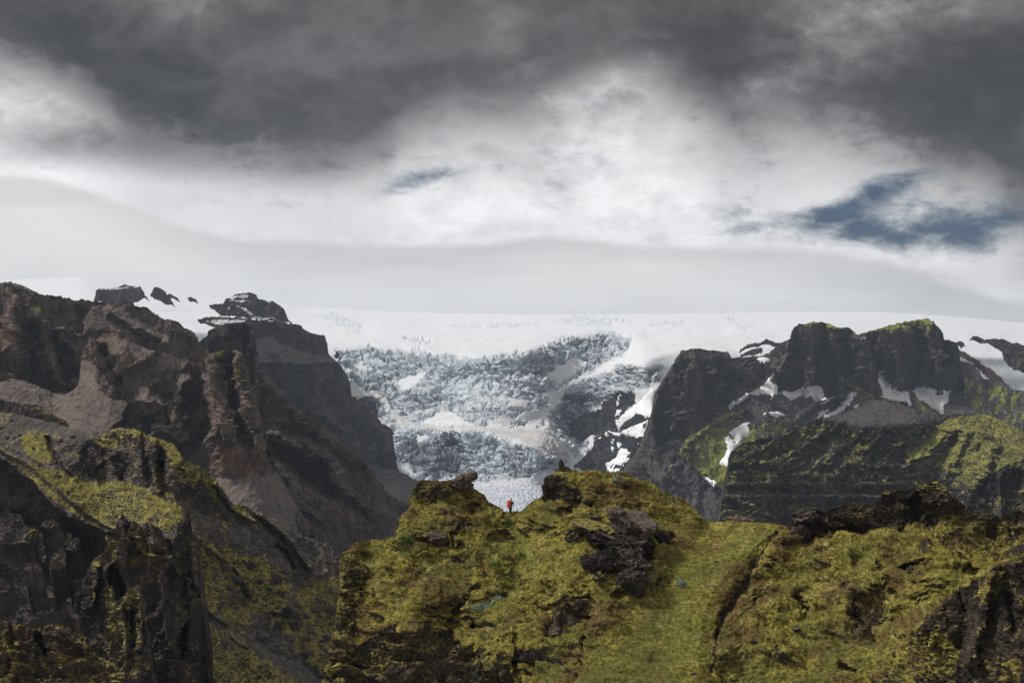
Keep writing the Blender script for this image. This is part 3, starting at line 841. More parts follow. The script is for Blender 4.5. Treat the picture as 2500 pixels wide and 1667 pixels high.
# ---------------------------------------------------------------- left: dark mountain closing the icefall
def far_mountain():
    L = Land('mountain', Z1((1380, 560), (1500, 430), (1560, 388), (1600, 380), (1640, 365), (1700, 370), (1800, 385), (1900, 400), (1960, 440), (2030, 460), (2070, 465), (2090, 510), (2105, 590), (2135, 625), (2180, 675), (2215, 730), (2235, 790), (2235, 850),
                                 (2300, 905), (2360, 945), (2410, 985), (2425, 1030), (2470, 1040), (2500, 1080), (2508, 1120), (2540, 1350), (2620, 1500)),
             [(520, 2650), (700, 3050), (820, 3500), (920, 3900), (1010, 4000)], 1235, 48, step=2.4, crest=(2.0, 30), seed=3,
             regions=[(Z1((1630, 500), (1750, 470), (1960, 560), (2110, 600), (2140, 640), (1900, 650), (1660, 650)), 33, 8), (Z1((1650, 655), (2130, 635), (2240, 800), (2200, 880), (2100, 960), (1700, 900)), 76, 8),
                      (Z1((1700, 900), (2100, 960), (2450, 1200), (2450, 1600), (1600, 1500)), 42, 20)], rough_slope=16, rs_scale=90, back=0.2)
    X, Y = L.X, L.Y
    tal = np.maximum(L.mask(Z1((1620, 500), (1760, 470), (1900, 560), (2110, 600), (2140, 640), (1900, 655), (1800, 650), (1660, 650)), 5, 6), 0.0)
    L.rough = 1 - 0.8 * tal
    for p, wd, a in ((Z1((1640, 640), (1900, 650), (2140, 640)), 7, 30), (Z1((1950, 640), (2010, 800), (2060, 950), (2200, 1100)), 22, 55), (Z1((1750, 650), (1800, 800), (1900, 950), (2150, 1250)), 25, -50), (Z1((2100, 680), (2190, 860), (2330, 1020), (2480, 1180)), 20, 40),
                     (Z1((2030, 950), (2150, 1060), (2300, 1080)), 12, 25)):
        L.push(a, L.line(p, wd, 5))
    L.rough = L.rough.astype(np.float32)
    L.set(1, tal); L.set(2, 0.5 * L.mask(Z1((1700, 360), (2090, 470), (2080, 590), (1900, 560), (1700, 460)), 8, 8))
    L.set(1, np.maximum(L.m[..., 1], 0.5 * sstep(fbm(np.stack([(X - Y * .8) / 70, (Y + X) / 160, X * 0], -1), 4), 0.05, 0.4) * sstep(Y, 990, 1040)))
    L.solve()
    rock_relief(L, 170, 60, 7, 0.6, zs=0.7, k=8, horizontal=0.3, strata=6, slam=28, dip=-0.15)
    rock_relief(L, 45, 12, 5, 0.62, zs=0.6, k=5, grit=0.6, seed=3)
    flutes(L, 60, 14, 4, -0.3)
    tag(L.build(M_far), 'dark blue grey mountain shoulder with a grey scree cap, left wall of the icefall', kind='structure')
    return L
FM = far_mountain()

def moraine():
    L = Land('moraine', [(760, 1118), (880, 1130), (905, 1133), (930, 1141), (955, 1143), (975, 1152), (990, 1157), (1010, 1168), (1040, 1180), (1075, 1184), (1110, 1198), (1200, 1240)],
             [(760, 3100), (880, 3480), (1000, 3600), (1200, 3650)], 1330, 22, step=2.4, crest=(2.0, 20), seed=31, back=0.03, backslope=20,
             regions=[([(700, 1172), (950, 1172), (1050, 1190), (1200, 1225), (1200, 1400), (700, 1400)], 3, 6)])
    L.set(1, 0.6 + 0 * L.X)
    L.set(3, 0.43 * sstep(fbm(np.stack([L.X / 60, L.Y / 7, L.X * 0], -1), 4), 0.05, 0.5) * sstep(L.Y, 1160, 1175))
    L.solve()
    rock_relief(L, 60, 12, 5, 0.55, k=5)
    tag(L.build(M_far), 'dark debris covered ice and moraine at the foot of the dark mountain', kind='structure')
moraine()

# dark tower in front of the snow
def tower():
    L = Land('crag', Z1((1180, 640), (1225, 520), (1290, 500), (1330, 468), (1345, 432), (1400, 405), (1470, 390), (1540, 386), (1600, 388), (1616, 420), (1625, 500), (1642, 620), (1660, 680), (1685, 760), (1720, 900)),
             [(440, 1750), (660, 1700)], 985, 74, step=2.2, crest=(2.5, 16), seed=4, back=0.12, backslope=60, rough_slope=8, rs_scale=50)
    L.push(18, L.line(Z1((1450, 400), (1440, 600), (1400, 700)), 14, 4)); L.push(-22, L.line(Z1((1560, 400), (1570, 600), (1600, 760)), 12, 3))
    L.set(0, 0.6 * L.mask(Z1((1340, 400), (1420, 395), (1420, 430), (1340, 440)), 5, 4))
    L.solve()
    rock_relief(L, 60, 17, 6, 0.58, zs=0.35, k=6, horizontal=0.5)
    tag(L.build(M_far), 'black square-topped crag standing on the ridge in front of the snowfield', kind='structure')
tower()

def brown_mountain():
    L = Land('mountain', Z1((-400, 100), (-150, 130), (0, 150), (50, 155), (100, 165), (200, 186), (260, 198), (400, 205), (500, 225), (600, 235), (700, 258), (800, 280), (850, 292), (930, 300), (1000, 345), (1080, 365), (1140, 380), (1180, 420), (1200, 432), (1240, 452),
                                 (1260, 510), (1300, 545), (1345, 580), (1420, 680), (1500, 800)),
             [(-160, 1500), (100, 1560), (480, 1700), (580, 1700)], Z1((-400, 1080), (0, 1000), (300, 980), (700, 900), (1000, 900), (1600, 1000)), 52, step=2.3, crest=(2.5, 26), seed=5, back=0.15, backslope=30,
             regions=[(Z1((0, 250), (90, 250), (330, 420), (500, 460), (500, 800), (400, 830), (250, 780), (60, 700), (0, 560)), 76, 10), (Z1((60, 190), (330, 230), (700, 300), (1000, 350), (1150, 420), (1000, 440), (700, 360), (400, 300), (200, 260)), 45, 8),
                      (Z1((500, 300), (760, 320), (1000, 460), (1150, 520), (1000, 560), (760, 450), (560, 440)), 38, 10),
                      (Z1((0, 600), (120, 760), (300, 840), (400, 1000), (100, 900), (-300, 800), (-300, 600)), 36, 10)], rough_slope=12, rs_scale=70)
    tal = np.maximum.reduce([L.mask(Z1((620, 260), (760, 300), (1000, 420), (960, 520), (760, 430), (520, 440), (510, 360)), 6, 9, 30), L.mask(Z1((0, 620), (120, 740), (240, 800), (340, 860), (400, 1000), (-400, 980), (-400, 620)), 6, 9, 30, 2),
                             L.mask(Z1((930, 440), (1060, 440), (1090, 520), (960, 520)), 5, 6), 0.5 * L.mask(Z1((200, 260), (460, 300), (450, 420), (330, 400)), 6, 6)])
    L.rough = 1 - 0.88 * tal
    for p, wd, a in ((Z1((90, 260), (60, 420), (30, 560), (90, 700)), 18, 26), (Z1((240, 330), (300, 450), (330, 600), (410, 830)), 18, 30), (Z1((400, 420), (480, 480), (495, 800)), 12, 26), (Z1((170, 400), (190, 560), (250, 700)), 13, -26),
                     (Z1((370, 470), (400, 620), (440, 760)), 10, -20), (Z1((700, 300), (850, 400), (1000, 470), (1200, 600)), 14, 16), (Z1((1080, 420), (1090, 520), (1160, 620)), 16, 18), (Z1((520, 300), (500, 420)), 12, -16)):
        L.push(a * 1.7, L.line(p, wd * 1.25, 6, 22))
    L.set(1, tal)
    L.set(2, np.maximum.reduce([0.8 * L.mask(Z1((0, 380), (60, 420), (150, 520), (260, 600), (250, 700), (60, 640), (0, 560)), 10, 12), 0.9 * L.mask(Z1((-400, 640), (120, 740), (300, 860), (340, 1000), (-400, 900)), 12, 12),
                                0.6 * L.mask(Z1((1130, 520), (1340, 560), (1300, 640), (1180, 640)), 8, 8), 0.3 + 0 * L.X]))
    L.set(0, np.maximum.reduce([0.72 * L.mask(Z1((170, 230), (230, 240), (340, 300), (300, 340), (190, 300)), 5, 8, 14), 0.7 * L.mask(Z1((260, 700), (330, 705), (320, 735), (260, 725)), 3, 3)]))
    L.solve()
    rock_relief(L, 110, 34, 7, 0.6, zs=0.55, k=8, horizontal=0.4, strata=2, slam=14, dip=0.2)
    rock_relief(L, 30, 7, 5, 0.55, zs=0.35, k=6, grit=0.5, seed=3)
    flutes(L, 34, 7, 5, 0.3)
    tag(L.build(M_left), 'high brown tuff mountain with rugged cliffs and scree at the upper left', kind='structure')
brown_mountain()

def hump():
    L = Land('hill', Z1((-400, 180), (-50, 135), (0, 130), (50, 122), (120, 137), (180, 165), (260, 205), (330, 260)), [(-160, 2300), (140, 2300)], 760, 30, step=2.5, crest=(0.6, 20), seed=6, back=0.2)
    L.set(1, 1 + 0 * L.X); L.solve(); rock_relief(L, 60, 3, 4, 0.5)
    tag(L.build(M_far), 'smooth dark gravel hump behind the crest at the far left', kind='structure')
hump()

def spur():
    L = Land('spur', Z1((-400, 690), (0, 700), (60, 720), (120, 750), (200, 772), (260, 800), (330, 832), (415, 842), (470, 812), (500, 790), (512, 640), (520, 560), (560, 480), (620, 457), (690, 452), (740, 450), (830, 510), (950, 555), (1050, 580), (1150, 622), (1240, 645),
                             (1300, 605), (1345, 578), (1400, 562), (1500, 560), (1540, 588), (1560, 640), (1582, 700), (1602, 780), (1612, 900), (1642, 1000), (1660, 1060), (1692, 1100), (1722, 1200), (1746, 1290), (1775, 1345), (1830, 1440), (1900, 1560), (2000, 1700)),
             [(-160, 1400), (190, 1420), (200, 1400), (283, 1380), (470, 1430), (515, 1330), (575, 1290), (620, 1290), (700, 1330)],
             Z1((-400, 1180), (300, 1120), (700, 1180), (1000, 1220), (1300, 1420), (1900, 1750)), 50, step=2.2, crest=(2.2, 22), seed=7, back=0.1, backslope=42,
             regions=[(Z1((-400, 690), (200, 760), (500, 800), (520, 640), (640, 700), (640, 860), (820, 900), (760, 1060), (-400, 1100)), 34, 9),
                      (Z1((740, 450), (960, 560), (1240, 650), (1320, 640), (1100, 720), (900, 700), (720, 520)), 36, 8),
                      (Z1((1350, 560), (1560, 580), (1620, 900), (1640, 1000), (1720, 1260), (1400, 1340), (1300, 1200), (1320, 900)), 68, 10),
                      (Z1((1120, 760), (1220, 760), (1330, 900), (1330, 1200), (900, 1060), (820, 980), (850, 880)), 66, 8),
                      (Z1((1300, 1340), (1560, 1370), (1760, 1330), (1800, 1420), (1900, 1760), (1300, 1500)), 34, 8)], rough_slope=9, rs_scale=70)
    X, Y = L.X, L.Y
    tal = np.maximum.reduce([L.mask(Z1((-400, 690), (200, 765), (415, 845), (500, 790), (512, 640), (600, 620), (620, 760), (700, 850), (850, 880), (800, 1000), (700, 1060), (700, 1200), (-400, 1200)), 5, 8, 30),
                             L.mask(Z1((560, 480), (740, 460), (950, 560), (1240, 650), (1240, 690), (1000, 690), (960, 620), (700, 560)), 6, 9, 30, 1), 0.75 * L.mask(Z1((700, 860), (860, 880), (1000, 800), (900, 720), (1100, 700), (1280, 690), (1320, 760), (1120, 780), (1000, 880), (860, 900)), 8, 10, 40, 4),
                             L.mask(Z1((1320, 1350), (1500, 1375), (1700, 1355), (1780, 1345), (1900, 1500), (1900, 1760), (1500, 1600)), 5, 4, 20, 2)])
    L.rough = 1 - 0.87 * tal
    for p, wd, a in ((Z1((560, 470), (580, 560), (640, 640)), 16, 22), (Z1((1000, 560), (880, 640), (700, 700)), 14, 10), (Z1((1180, 760), (1130, 860), (1120, 980), (1160, 1100)), 20, 34), (Z1((880, 880), (960, 900), (1040, 960), (1000, 1060)), 20, 24),
                     (Z1((1400, 580), (1380, 760), (1420, 900), (1400, 1100)), 22, 26), (Z1((1520, 600), (1560, 800), (1590, 1000), (1660, 1180)), 16, 26), (Z1((1460, 620), (1480, 820), (1520, 1060)), 13, -22),
                     (Z1((1250, 700), (1280, 900), (1300, 1100)), 22, -26), (Z1((840, 880), (820, 1060)), 8, -16), (Z1((980, 980), (960, 1080)), 10, -14), (Z1((650, 560), (660, 640), (760, 740)), 14, -10),
                     (Z1((1340, 990), (1450, 1040), (1500, 1130)), 14, 20)):
        L.push(a * 1.7, L.line(p, wd * 1.25, 6, 22))
    L.set(1, tal)
    L.set(2, np.maximum.reduce([0.85 * L.mask(Z1((540, 470), (740, 445), (790, 520), (700, 560), (600, 560)), 7, 8), 1.0 * L.mask(Z1((1330, 1230), (1500, 1180), (1700, 1160), (1750, 1300), (1600, 1370), (1480, 1350), (1330, 1340)), 9, 12),
                                0.45 * L.mask(Z1((800, 900), (1000, 880), (1000, 1060), (800, 1060)), 10, 10), 0.55 * L.mask(Z1((1190, 640), (1340, 570), (1340, 620), (1230, 690)), 6, 6), 0.25 + 0 * X]))
    L.set(0, np.maximum.reduce([0.9 * L.mask(Z1((1390, 600), (1400, 570), (1510, 568), (1520, 595), (1450, 620)), 4, 7, 14), 0.55 * L.mask(Z1((1430, 640), (1560, 640), (1570, 760), (1440, 780)), 8, 10, 14), 0.75 * L.mask(Z1((1030, 930), (1060, 840), (1090, 850), (1060, 930)), 4, 3, 9),
                                0.5 * L.mask(Z1((1240, 930), (1290, 950), (1270, 980)), 4, 4)]))
    L.solve()
    rock_relief(L, 95, 28, 7, 0.6, zs=0.5, k=8, horizontal=0.4)
    rock_relief(L, 28, 7, 5, 0.55, zs=0.35, k=6, grit=0.5, seed=3)
    flutes(L, 30, 7, 5, -0.2)
    tag(L.build(M_left), 'brown rocky spur with grey scree fans, a mossy knob on top and a reddish cliff at its foot', kind='structure')
spur()

def ridge_down():
    L = Land('ridge', [(560, 985), (600, 965), (616, 952), (628, 943), (643, 931), (658, 942), (681, 965), (708, 981), (746, 1004), (784, 1034), (823, 1065), (865, 1103), (892, 1129), (911, 1159), (937, 1194), (949, 1209), (980, 1224), (1010, 1236), (1100, 1290)],
             [(560, 1480), (640, 1500), (750, 1620), (1000, 1950), (1100, 2000)], [(560, 1200), (620, 1290), (750, 1370), (850, 1420), (1100, 1420)], 41, step=2.2, crest=(3, 22), seed=8, back=0.15, backslope=45, rough_slope=10, rs_scale=60,
             regions=[(Z2((1180, 370), (1420, 380), (1560, 560), (1700, 640), (1480, 600), (1300, 500)), 32, 6)])
    X, Y = L.X, L.Y
    u = (Y - (X - 640) * 0.80 - 940)
    band = fbm(np.stack([u / 26, X / 300, X * 0], -1), 4, 0.6)
    pink = L.mask(Z2((1560, 270), (1700, 400), (1900, 500), (2150, 640), (2150, 760), (1960, 620), (1700, 480), (1580, 360)), 8, 10, 40) * sstep(band, -0.3, 0.2)
    tal = np.maximum(pink, L.mask(Z2((1190, 360), (1420, 375), (1500, 450), (1560, 570), (1640, 650), (1800, 740), (1700, 740), (1500, 610), (1300, 500)), 5, 7, 30))
    tal = np.maximum(tal, 0.75 * sstep(band, 0.15, 0.45))
    L.rough = 1 - 0.85 * tal
    for p, wd, a in ((Z2((1540, 130), (1700, 200), (1860, 290), (1950, 440), (2150, 600)), 18, 34), (Z2((1480, 20), (1540, 180), (1700, 330), (1900, 470)), 15, -34), (Z2((1820, 240), (1900, 300), (1900, 380)), 12, 26),
                     (Z2((1560, 380), (1680, 400), (1700, 520), (1850, 620)), 13, 20), (Z2((1420, 400), (1600, 480), (1680, 600)), 8, 10), (Z2((1650, 100), (1800, 180), (2000, 300), (2120, 420)), 12, -14)):
        L.push(a * 1.7, L.line(p, wd * 1.25, 6, 22))
    L.set(1, tal); L.set(2, np.maximum(pink, 0.2))
    L.solve()
    rock_relief(L, 85, 26, 7, 0.6, zs=0.8, k=8, horizontal=0.3, dip=0.6)
    rock_relief(L, 24, 7, 5, 0.62, zs=0.7, k=5, grit=0.6, seed=3, dip=0.8)
    flutes(L, 30, 7, 4, 0.9)
    tag(L.build(M_ridge), 'long rocky ridge sloping down right into the valley with pinkish scree streaks', kind='structure')
ridge_down()

def rib():
    L = Land('ledge', Z1((-400, 800), (0, 866), (60, 890), (150, 905), (250, 907), (270, 930), (340, 975), (430, 1020), (438, 1045), (470, 1090)), [(-160, 800), (180, 820)], Z1((-400, 1000), (0, 1010), (470, 1130)), 50, step=2.2, crest=(2, 14), seed=9, back=0.05, backslope=40)
    L.set(0, 0.5 * L.mask(Z1((80, 880), (300, 930), (430, 1030), (200, 960)), 5, 8, 14)); L.solve(); rock_relief(L, 14, 3.5, 6, 0.6, strata=0.6, slam=4)
    tag(L.build(M_near), 'low black rock ledge lying along the top of the near gravel slope, far left', kind='structure')
rib()

# ---------------------------------------------------------------- right: twin-peaked mountain
def castle_mountain():
    c1 = Z4((1015, 240), (1130, 203), (1380, 262), (1500, 480), (1530, 600), (1450, 600), (1300, 500), (1320, 600), (1220, 640), (1200, 560), (1100, 560), (940, 600), (920, 500), (1000, 420))
    c2 = Z4((1400, 285), (1600, 215), (1800, 180), (1880, 260), (1980, 340), (1990, 590), (1850, 600), (1650, 570), (1510, 480))
    lw = Z4((350, 430), (560, 410), (830, 400), (930, 480), (640, 680), (560, 740), (400, 870), (250, 900), (240, 600))
    L = Land('mountain', [(1490, 1190), (1505, 1160), (1530, 1130), (1546, 1110), (1562, 1080), (1578, 1050), (1590, 1010), (1601, 964), (1611, 938), (1636, 904), (1649, 879), (1662, 857), (1687, 851), (1704, 851), (1721, 855), (1751, 857), (1776, 859), (1785, 875), (1853, 870), (1879, 862), (1900, 842),
                          (1925, 828), (1932, 823), (1935, 802), (1951, 791), (1981, 786), (2006, 785), (2027, 791), (2053, 800), (2070, 798), (2087, 811), (2093, 817), (2104, 813), (2138, 804), (2181, 791), (2223, 781), (2253, 777), (2266, 777), (2279, 784), (2281, 778), (2283, 786), (2291, 798), (2300, 811),
                          (2302, 828), (2317, 832), (2334, 836), (2342, 849), (2342, 870), (2346, 883), (2389, 904), (2400, 925), (2449, 932), (2470, 951), (2500, 955), (2850, 1080)],
             [(1490, 3500), (1600, 3500), (1934, 3700), (2300, 3800), (2850, 3600)], Z4((-50, 1300), (600, 1450), (900, 1150), (1300, 900), (2000, 880), (3200, 1100)), 36, step=2.3, crest=(1.5, 18), seed=12, back=0.12, backslope=40,
             regions=[(c1, 74, 7), (c2, 74, 7), (lw, 58, 10), (Z4((1400, 268), (1600, 210), (1790, 178), (1840, 200), (1700, 240), (1500, 262)), 30, 4), (Z4((100, 1080), (250, 900), (400, 880), (650, 1200), (600, 1400), (100, 1400)), 40, 8)], rough_slope=7, rs_scale=70)
    X, Y = L.X, L.Y
    cl = np.maximum.reduce([L.mask(c1, 5, 6, 20), L.mask(c2, 5, 6, 20), L.mask(lw, 6, 8, 24)])
    low = L.mask(Z4((60, 1120), (300, 800), (420, 880), (480, 1060), (660, 1190), (650, 1500), (60, 1500)), 12, 16, 40)
    L.rough = np.clip(0.22 + 0.8 * cl + 0.5 * low * sstep(fbm(np.stack([X / 60, Y / 60, X * 0 + 2], -1), 4), -0.1, 0.25), 0, 1).astype(np.float32)
    for p, wd, a in ((Z4((1130, 215), (1120, 400), (1100, 560)), 15, 60), (Z4((1250, 240), (1280, 420), (1300, 620), (1200, 650)), 12, 55), (Z4((1200, 230), (1190, 400), (1180, 520)), 9, -45), (Z4((1400, 300), (1450, 460), (1520, 590)), 16, 60),
                     (Z4((1340, 260), (1360, 420), (1420, 560)), 10, -50), (Z4((1020, 250), (1010, 400), (950, 500)), 10, 40), (Z4((1480, 280), (1490, 420), (1560, 560)), 12, -60), (Z4((1620, 260), (1640, 420), (1640, 580)), 14, 55),
                     (Z4((1730, 240), (1740, 420), (1760, 580)), 10, -45), (Z4((1810, 220), (1850, 400), (1870, 600)), 14, 60), (Z4((1900, 320), (1920, 460), (1960, 590)), 9, -40), (Z4((440, 480), (440, 640), (380, 800)), 14, 40), (Z4((520, 500), (500, 600), (470, 700)), 10, -30),
                     (Z4((380, 500), (400, 700), (340, 820)), 8, -45), (Z4((560, 470), (580, 600), (560, 720)), 14, 40), (Z4((700, 460), (780, 560), (700, 660)), 16, 26), (Z4((1300, 520), (1400, 590), (1490, 640)), 9, 26),
                     (Z4((1300, 560), (1150, 680), (1050, 760)), 10, 22), (Z4((770, 700), (560, 780), (390, 920), (480, 1040), (640, 1170)), 12, 22), (Z4((430, 1060), (480, 1130), (470, 1250)), 9, 16)):
        L.push(a * 1.25, L.line(p, wd * 1.3, 6, 16))
    L.set(1, (1 - cl) * (1 - 0.75 * sstep(fbm(np.stack([(X + .6 * Y) / 34, (Y - .5 * X) / 90, X * 0 + 8], -1), 4, .6), 0.0, 0.35)))
    L.set(2, np.maximum.reduce([0.6 * L.mask(Z4((480, 620), (580, 600), (580, 740), (440, 720)), 8, 8), 0.5 * L.mask(Z4((1130, 210), (1260, 240), (1250, 330), (1100, 330)), 8, 8), 0.4 * L.mask(Z4((660, 410), (860, 400), (840, 520), (640, 480)), 8, 8), 0.15 + 0 * X]))
    streak = fbm(np.stack([(X + Y * 0.5) / 16, (Y - X * .6) / 60, X * 0], -1), 4, .6)
    mo = np.maximum.reduce([0.95 * L.mask(Z4((368, 930), (450, 850), (560, 770), (640, 730), (770, 700), (720, 770), (650, 830), (800, 850), (860, 870), (720, 930), (660, 1000), (655, 1185), (570, 1140), (490, 1060), (400, 1000)), 4, 6, 24),
                            0.85 * L.mask(Z4((1030, 210), (1200, 195), (1400, 258), (1390, 282), (1250, 232), (1050, 232)), 3, 4, 14), 0.85 * L.mask(Z4((1395, 268), (1600, 208), (1780, 172), (1860, 225), (1720, 262), (1500, 262)), 4, 6, 14),
                            0.85 * L.mask(Z4((1290, 520), (1400, 575), (1510, 630), (1480, 670), (1350, 580)), 4, 6), 0.8 * L.mask(Z4((1720, 620), (1870, 730), (1780, 730)), 4, 6), 0.8 * L.mask(Z4((540, 740), (620, 690), (600, 730), (550, 760)), 3, 3),
                            0.8 * L.mask(Z4((1920, 430), (2100, 530), (2352, 590), (3200, 900), (3200, 1100), (2200, 780), (2050, 700), (1990, 590)), 8, 16, 30) * sstep(streak, -0.25, 0.25), 0.5 * L.mask(Z4((650, 830), (900, 740), (1100, 760), (1000, 830), (800, 880)), 8, 12),
                            0.55 * L.mask(Z4((160, 1090), (380, 960), (500, 1060), (300, 1100)), 8, 12) * sstep(streak, -0.1, 0.3), 0.34 * sstep(streak, 0.0, 0.5)])
    L.set(0, mo)
    L.solve()
    rock_relief(L, 130, 62, 7, 0.58, zs=0.35, k=8, horizontal=0.5, warp=0.3, fade=0.1)
    flutes(L, 48, 24, 5, 0.1)
    rock_relief(L, 34, 7, 6, 0.62, zs=0.55, k=5, horizontal=0.3, seed=5, strata=4, slam=26, dip=0.05)
    q = np.stack([L.P[..., 0] / 30 + L.P[..., 2] / 90, L.P[..., 1] / 200, L.P[..., 2] / 220], -1)
    L.disp((fbm(q, 4, 0.5, True) * 3.2 * (1 - cl)).astype(np.float32), 6)
    tag(L.build(M_castle), 'dark mountain with two blunt castle-like peaks and gravel aprons, right of the icefall', kind='structure')
    return L
CM = castle_mountain()

for k, (pts, lab) in enumerate([
    ([(650, 670), (700, 650), (760, 610), (830, 580), (880, 530), (912, 498), (905, 540), (940, 570), (940, 612), (910, 640), (905, 612), (870, 600), (800, 612), (740, 645), (690, 680), (660, 695)], 'long ragged snow patch slanting up under the left peak'),
    ([(935, 612), (1010, 575), (1010, 600), (1060, 575), (1130, 575), (1160, 545), (1128, 520), (1150, 500), (1192, 550), (1212, 610), (1200, 645), (1160, 655), (1110, 625), (1060, 622), (1000, 652), (1005, 620), (960, 612)], 'broad hook-shaped snow patch at the foot of the left peak'),
    ([(1183, 672), (1200, 638), (1260, 618), (1282, 625), (1230, 657), (1190, 676)], 'small pointed snow patch just right of the hook-shaped one'),
    ([(1162, 762), (1180, 718), (1240, 696), (1200, 745), (1240, 720), (1290, 680), (1345, 650), (1355, 600), (1388, 612), (1355, 662), (1300, 705), (1240, 750), (1195, 757), (1230, 715)], 'two-tongued snow streak on the gravel below the saddle'),
    ([(1293, 525), (1320, 490), (1337, 532), (1315, 526)], 'tiny snow scrap high in the gully between the peaks'),
    ([(1502, 500), (1542, 488), (1547, 530), (1590, 570), (1640, 580), (1665, 600), (1700, 590), (1712, 630), (1728, 710), (1700, 700), (1690, 650), (1620, 640), (1570, 652), (1525, 632), (1550, 600), (1520, 560)], 'large forked snow patch at the foot of the right peak'),
    ([(1722, 585), (1780, 578), (1830, 590), (1850, 622), (1900, 600), (1926, 597), (1912, 660), (1880, 712), (1850, 690), (1800, 652), (1750, 632)], 'triangular fluted snow patch, rightmost below the right peak'),
    ([(855, 732), (930, 714), (968, 730), (962, 746), (890, 744)], 'small flat snow patch on the dark gravel under the ragged one'),
    ([(600, 995), (640, 960), (650, 930), (632, 870), (660, 830), (720, 790), (778, 772), (770, 810), (788, 830), (740, 850), (720, 890), (680, 950), (655, 1028), (640, 1012)], 'tall white snow patch beside the green moss cone'),
    ([(485, 1068), (540, 1088), (578, 1110), (566, 1126), (582, 1158), (545, 1124), (520, 1097)], 'thin crooked snow strip below the green moss cone'),
    ([(325, 552), (338, 510), (406, 453), (402, 480), (360, 532)], 'slanting snow patch on the left shoulder of the mountain'),
    ([(820, 412), (860, 398), (897, 415), (862, 432), (838, 432)], 'small snow patch under the dark nunatak left of the peaks'),
    ([(546, 442), (577, 443), (560, 458)], 'tiny snow dot on the lower shoulder crest'),
    ([(480, 497), (527, 482), (517, 503)], 'tiny snow dot below the shoulder crest'),
    ([(1403, 289), (1442, 289), (1438, 306)], 'tiny snow wedge in the notch between the two peaks'),
    ([(308, 690), (330, 688), (325, 705)], 'tiny snow spot low on the left shoulder'),
    ([(1372, 680), (1412, 662), (1400, 680)], 'tiny snow fleck right of the two-tongued streak')]):
    hol = [Z4((662, 852), (688, 850), (685, 868), (665, 866)), Z4((676, 878), (696, 880), (690, 892))] if k == 8 else ()
    o = CM.drape(Z4(*pts), 'snow_patch', M_snow, 7, warp=2.2, lam=9, seed=k + 50, flat=5, holes=hol, thresh=-0.5, grow=1.8)
    if o: tag(o, lab, 'snow patch', group='snow patches on the twin-peaked mountain')

# nunataks: rocks that stick out of the ice
def nunatak(pts_top, bottom, D, lab, slope=62, amp=14, snow=(), red=0.4, seed=0, mat=None, bottompoly=None):
    L = Land('nunatak', pts_top, [(pts_top[0][0], D), (pts_top[-1][0], D)], bottom, slope, step=2.0, crest=(1.2, 12), seed=seed, back=0.008, backslope=6)
    L.set(2, red + 0 * L.X)
    for s_ in snow:
        L.set(3, L.mask(s_, 2.5, 3, 10, seed), 1.0)
    L.solve()
    rock_relief(L, 60, amp, 5, 0.55, zs=0.6, k=4, horizontal=0.4)
    o = L.build(mat or M_nun, skirt=0)
    return tag(o, lab, 'nunatak', group='rock islands in the ice cap')
M_nun = terrain_mat('nunatak_rock', 3.0, rock=((0.030, 0.029, 0.034), (0.072, 0.058, 0.054)), red=(0.10, 0.065, 0.058))
nunatak(Z1((600, 250), (618, 190), (632, 172), (700, 168), (760, 158), (800, 142), (840, 150), (890, 156), (905, 180), (918, 210), (935, 225)), Z1((600, 235), (660, 255), (800, 272), (860, 258), (935, 222)), 4300,
        'flat-topped dark rock with a snow-dusted top, leftmost in the ice', 66, seed=61, snow=[Z1((630, 168), (700, 165), (760, 160), (820, 155), (880, 158), (760, 172), (640, 176))])
nunatak(Z1((965, 210), (978, 180), (986, 162), (1010, 160), (1040, 175), (1060, 200), (1085, 230), (1104, 268)), Z1((960, 215), (1000, 240), (1050, 268), (1104, 272)), 4300, 'pointed dark rock with a steep right side, second from left in the ice', 66, seed=62)
nunatak(Z1((1060, 205), (1085, 203), (1105, 212), (1132, 222)), Z1((1060, 212), (1132, 228)), 4700, 'thin dark rock sliver beside the pointed rock in the ice', 50, 5, seed=63)
nunatak(Z1((1195, 228), (1222, 223), (1255, 236)), Z1((1195, 234), (1255, 240)), 4700, 'tiny dark rock between the pointed rock and the big snowy one', 50, 4, seed=64)
nunatak(Z1((1340, 270), (1375, 264), (1420, 262), (1430, 235), (1470, 222), (1500, 205), (1560, 196), (1600, 195), (1635, 205), (1650, 230), (1700, 245), (1750, 250), (1790, 280), (1825, 320), (1850, 375), (1860, 390)),
        Z1((1340, 275), (1400, 335), (1470, 345), (1620, 355), (1700, 372), (1850, 382)), 4000, 'largest rock island, reddish brown with snow bands across its top', 56, seed=65,
        snow=[Z1((1480, 215), (1590, 208), (1580, 230), (1440, 228)), Z1((1415, 235), (1470, 240), (1600, 248), (1560, 262), (1500, 250)), Z1((1440, 280), (1480, 300), (1420, 330), (1470, 312), (1450, 290)), Z1((1510, 275), (1560, 290), (1620, 340), (1800, 370), (1620, 355), (1590, 325), (1520, 285)),
              Z1((1700, 245), (1740, 246), (1720, 262))])
nunatak(Z1((1265, 365), (1330, 348), (1420, 348), (1520, 352), (1590, 358), (1640, 375)), Z1((1265, 372), (1330, 400), (1400, 430), (1640, 392)), 3400, 'low dark rock shelf under the largest rock island', 40, 6, seed=66, snow=[Z1((1320, 375), (1420, 362), (1580, 372), (1480, 390), (1400, 400))])
nunatak(Z4((725, 355), (760, 330), (840, 320), (870, 300), (900, 308), (950, 325)), Z4((725, 362), (800, 345), (850, 330), (950, 330)), 4900, 'slim dark rock with a small peak on the snow ramp left of the twin peaks', 50, 8, seed=67)
nunatak(Z4((725, 392), (780, 358), (845, 350), (850, 365)), Z4((725, 398), (800, 390), (850, 375)), 4700, 'dark rock lens lying in the snow ramp left of the twin peaks', 45, 6, seed=68)
